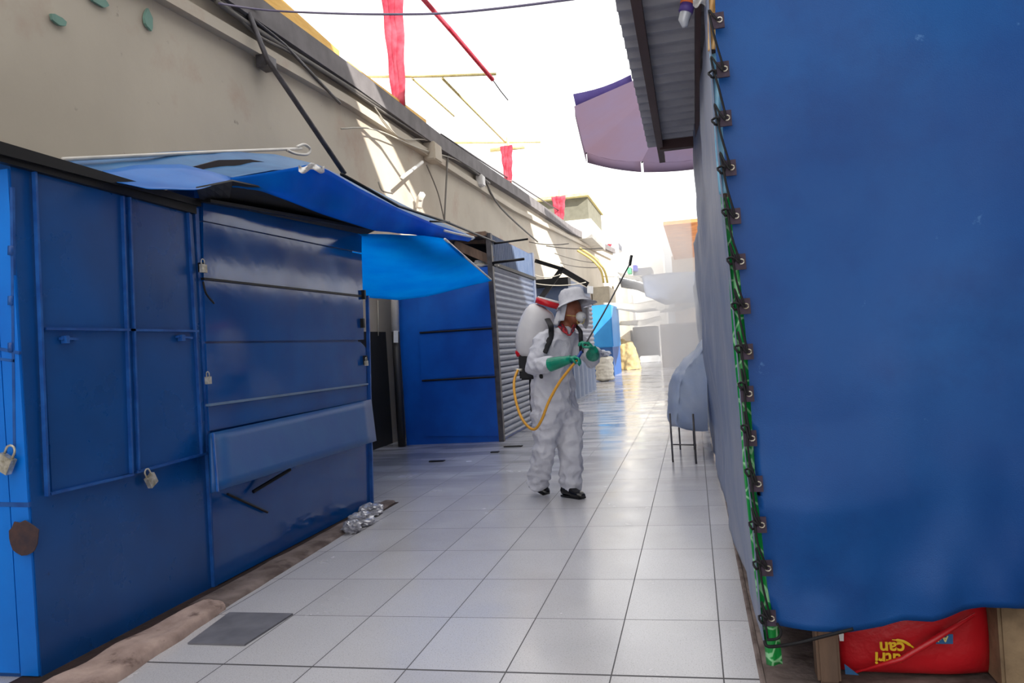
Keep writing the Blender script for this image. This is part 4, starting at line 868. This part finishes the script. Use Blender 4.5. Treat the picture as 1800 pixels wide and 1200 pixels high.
MB().tube([Q(925, 650, .05), Q(935, 662, -.08), Q(953, 661, -.19)], [(.02, .008)]*3, 8, flat=(0, 0, 1)).build('waist_strap', BLACK, spr, True)
MB().tube([Q(932, 655, .12), Q(933, 700, .12), Q(937, 745, .12)], .012, 8).build('pump_rod', BLACK, spr, True)
hz = [(910, 651, .0), (904, 668, -.1), (905, 695, -.2), (914, 728, -.28), (927, 748, -.33), (940, 754, -.36), (952, 738, -.40), (965, 705, -.42), (982, 674, -.43), (996, 655, -.44), (1008, 640, -.44), (1014, 632, -.43)]
MB().tube(spline([Q(*q) for q in hz], 6), .0115, 10).build('hose', HOSE, spr, True)
hv = MB().tube([Q(1006, 640, -.43), Q(1016, 628, -.43), Q(1022, 618, -.40)], .013, 10).build('valve_handle', mat('blue_plastic', (30, 70, 160), .4), spr, True)
lance = MB().tube([Q(1020, 622, -.42), gripL, P(1060, 552, y=6.45), tip], .0065, 8).build('lance', mat('dark_grey_lance', (70, 70, 74), .4, .5), spr, True)
MB().tube([P(1107, 466, y=6.9), P(1110, 449, y=6.93)], .013, 8).build('nozzle', DARK, lance, True)
# ================================================================== SHADE ROOF on the right (unseen, added to shade the aisle)
SLX0, SLX1, SLZ = 1.2, 9.0, 8.8
blocker = root('shade_roof', 'added unseen roof slabs and wall behind the right stalls, shading the aisle', 'building', (5, 2, 0))
HM = mat('shade_roof_grey', (150, 146, 140), .9)
for q_ in (((-16, -16), (5.35, 4.4)), ((6.35, 8.2), (17.7, 17.4)), ((20.1, 30), (36, 36))):  # gaps between slabs slanted to shape the sunlit strips on the left wall
    (a, a2), (c, c2) = q_
    MB().poly([V((SLX0, a, SLZ)), V((SLX1, a2, SLZ)), V((SLX1, c2, SLZ)), V((SLX0, c, SLZ))], (0, 0, .15)).build('roof_slab', HM, blocker)
MB().box((SLX1, -16, 0), (SLX1+.2, 20, SLZ+.15)).build('shade_wall', HM, blocker)  # added wall, keeps low sun off the aisle
# ================================================================== MIST
def fog(name, lo, hi, dens, centers, label):
    b = MB().box(lo, hi); m = bpy.data.materials.new(name); m.use_nodes = True; nt = m.node_tree; N, L = nt.nodes, nt.links; N.clear()
    out = N.new('ShaderNodeOutputMaterial'); v = N.new('ShaderNodeVolumePrincipled'); v.inputs['Color'].default_value = (.97, .96, .95, 1); v.inputs['Anisotropy'].default_value = .3
    L.new(v.outputs[0], out.inputs['Volume'])
    g = N.new('ShaderNodeNewGeometry')
    def M(op, a, c=None):
        n = N.new('ShaderNodeMath'); n.operation = op
        for k, s in enumerate((a, c)):
            if s is None: continue
            if isinstance(s, (int, float)): n.inputs[k].default_value = s
            else: L.new(s, n.inputs[k])
        return n.outputs[0]
    tot = None
    for (c, r, w) in centers:
        mp = N.new('ShaderNodeMapping'); mp.vector_type = 'TEXTURE'; mp.inputs['Location'].default_value = c; mp.inputs['Scale'].default_value = r
        L.new(g.outputs['Position'], mp.inputs[0]); ln = N.new('ShaderNodeVectorMath'); ln.operation = 'LENGTH'; L.new(mp.outputs[0], ln.inputs[0])
        x = M('MULTIPLY', M('MAXIMUM', M('SUBTRACT', 1., ln.outputs['Value']), 0.), w); tot = x if tot is None else M('ADD', tot, x)
    nz = N.new('ShaderNodeTexNoise'); nz.inputs['Scale'].default_value = 1.1; nz.inputs['Detail'].default_value = 4; L.new(g.outputs['Position'], nz.inputs['Vector'])
    r = N.new('ShaderNodeMapRange'); r.inputs[1].default_value = .35; r.inputs[2].default_value = .65; r.inputs[3].default_value = .05; r.inputs[4].default_value = 1.9; L.new(nz.outputs['Fac'], r.inputs[0])
    L.new(M('MULTIPLY', M('MULTIPLY', tot, r.outputs[0]), dens), v.inputs['Density'])
    return tag(b.build(name, m), label, 'mist', kind='stuff')
fog('spray_mist', (-1.7, 8.0, .02), (.1, 24, 4.2), .36, [((-.15, 12, 1.3), (.9, 4.5, 1.6), 1.), ((-.3, 18, 2.2), (1.3, 6, 2.2), .9), ((-.0, 9.3, .7), (.5, 1.6, .8), .8)], 'white disinfectant mist drifting beside the right stall')
# ================================================================== LIGHT
w = bpy.data.worlds.new('sky'); SC.world = w; w.use_nodes = True; bg = w.node_tree.nodes['Background']
bg.inputs[0].default_value = (1, .985, .965, 1); bg.inputs[1].default_value = 1.9
sun = bpy.data.lights.new('sun', 'SUN'); sun.energy = 9; sun.angle = .009; sun.color = (1, .95, .86)
so = bpy.data.objects.new('sun', sun); COL.objects.link(so)
so.rotation_euler = V((-1.6, 1.2, -1)).to_track_quat('-Z', 'Y').to_euler(); so.location = (9, -6, 12)
SC.view_settings.view_transform = 'Standard'; SC.view_settings.look = 'None'; SC.view_settings.gamma = 1; SC.view_settings.exposure = 0; SC.view_settings.use_curve_mapping = False
SC.cycles.use_denoising = True; SC.cycles.max_bounces = 8; SC.cycles.volume_bounces = 2; SC.cycles.volume_step_rate = 2; SC.cycles.volume_max_steps = 128
SC.cycles.sample_clamp_indirect = 6
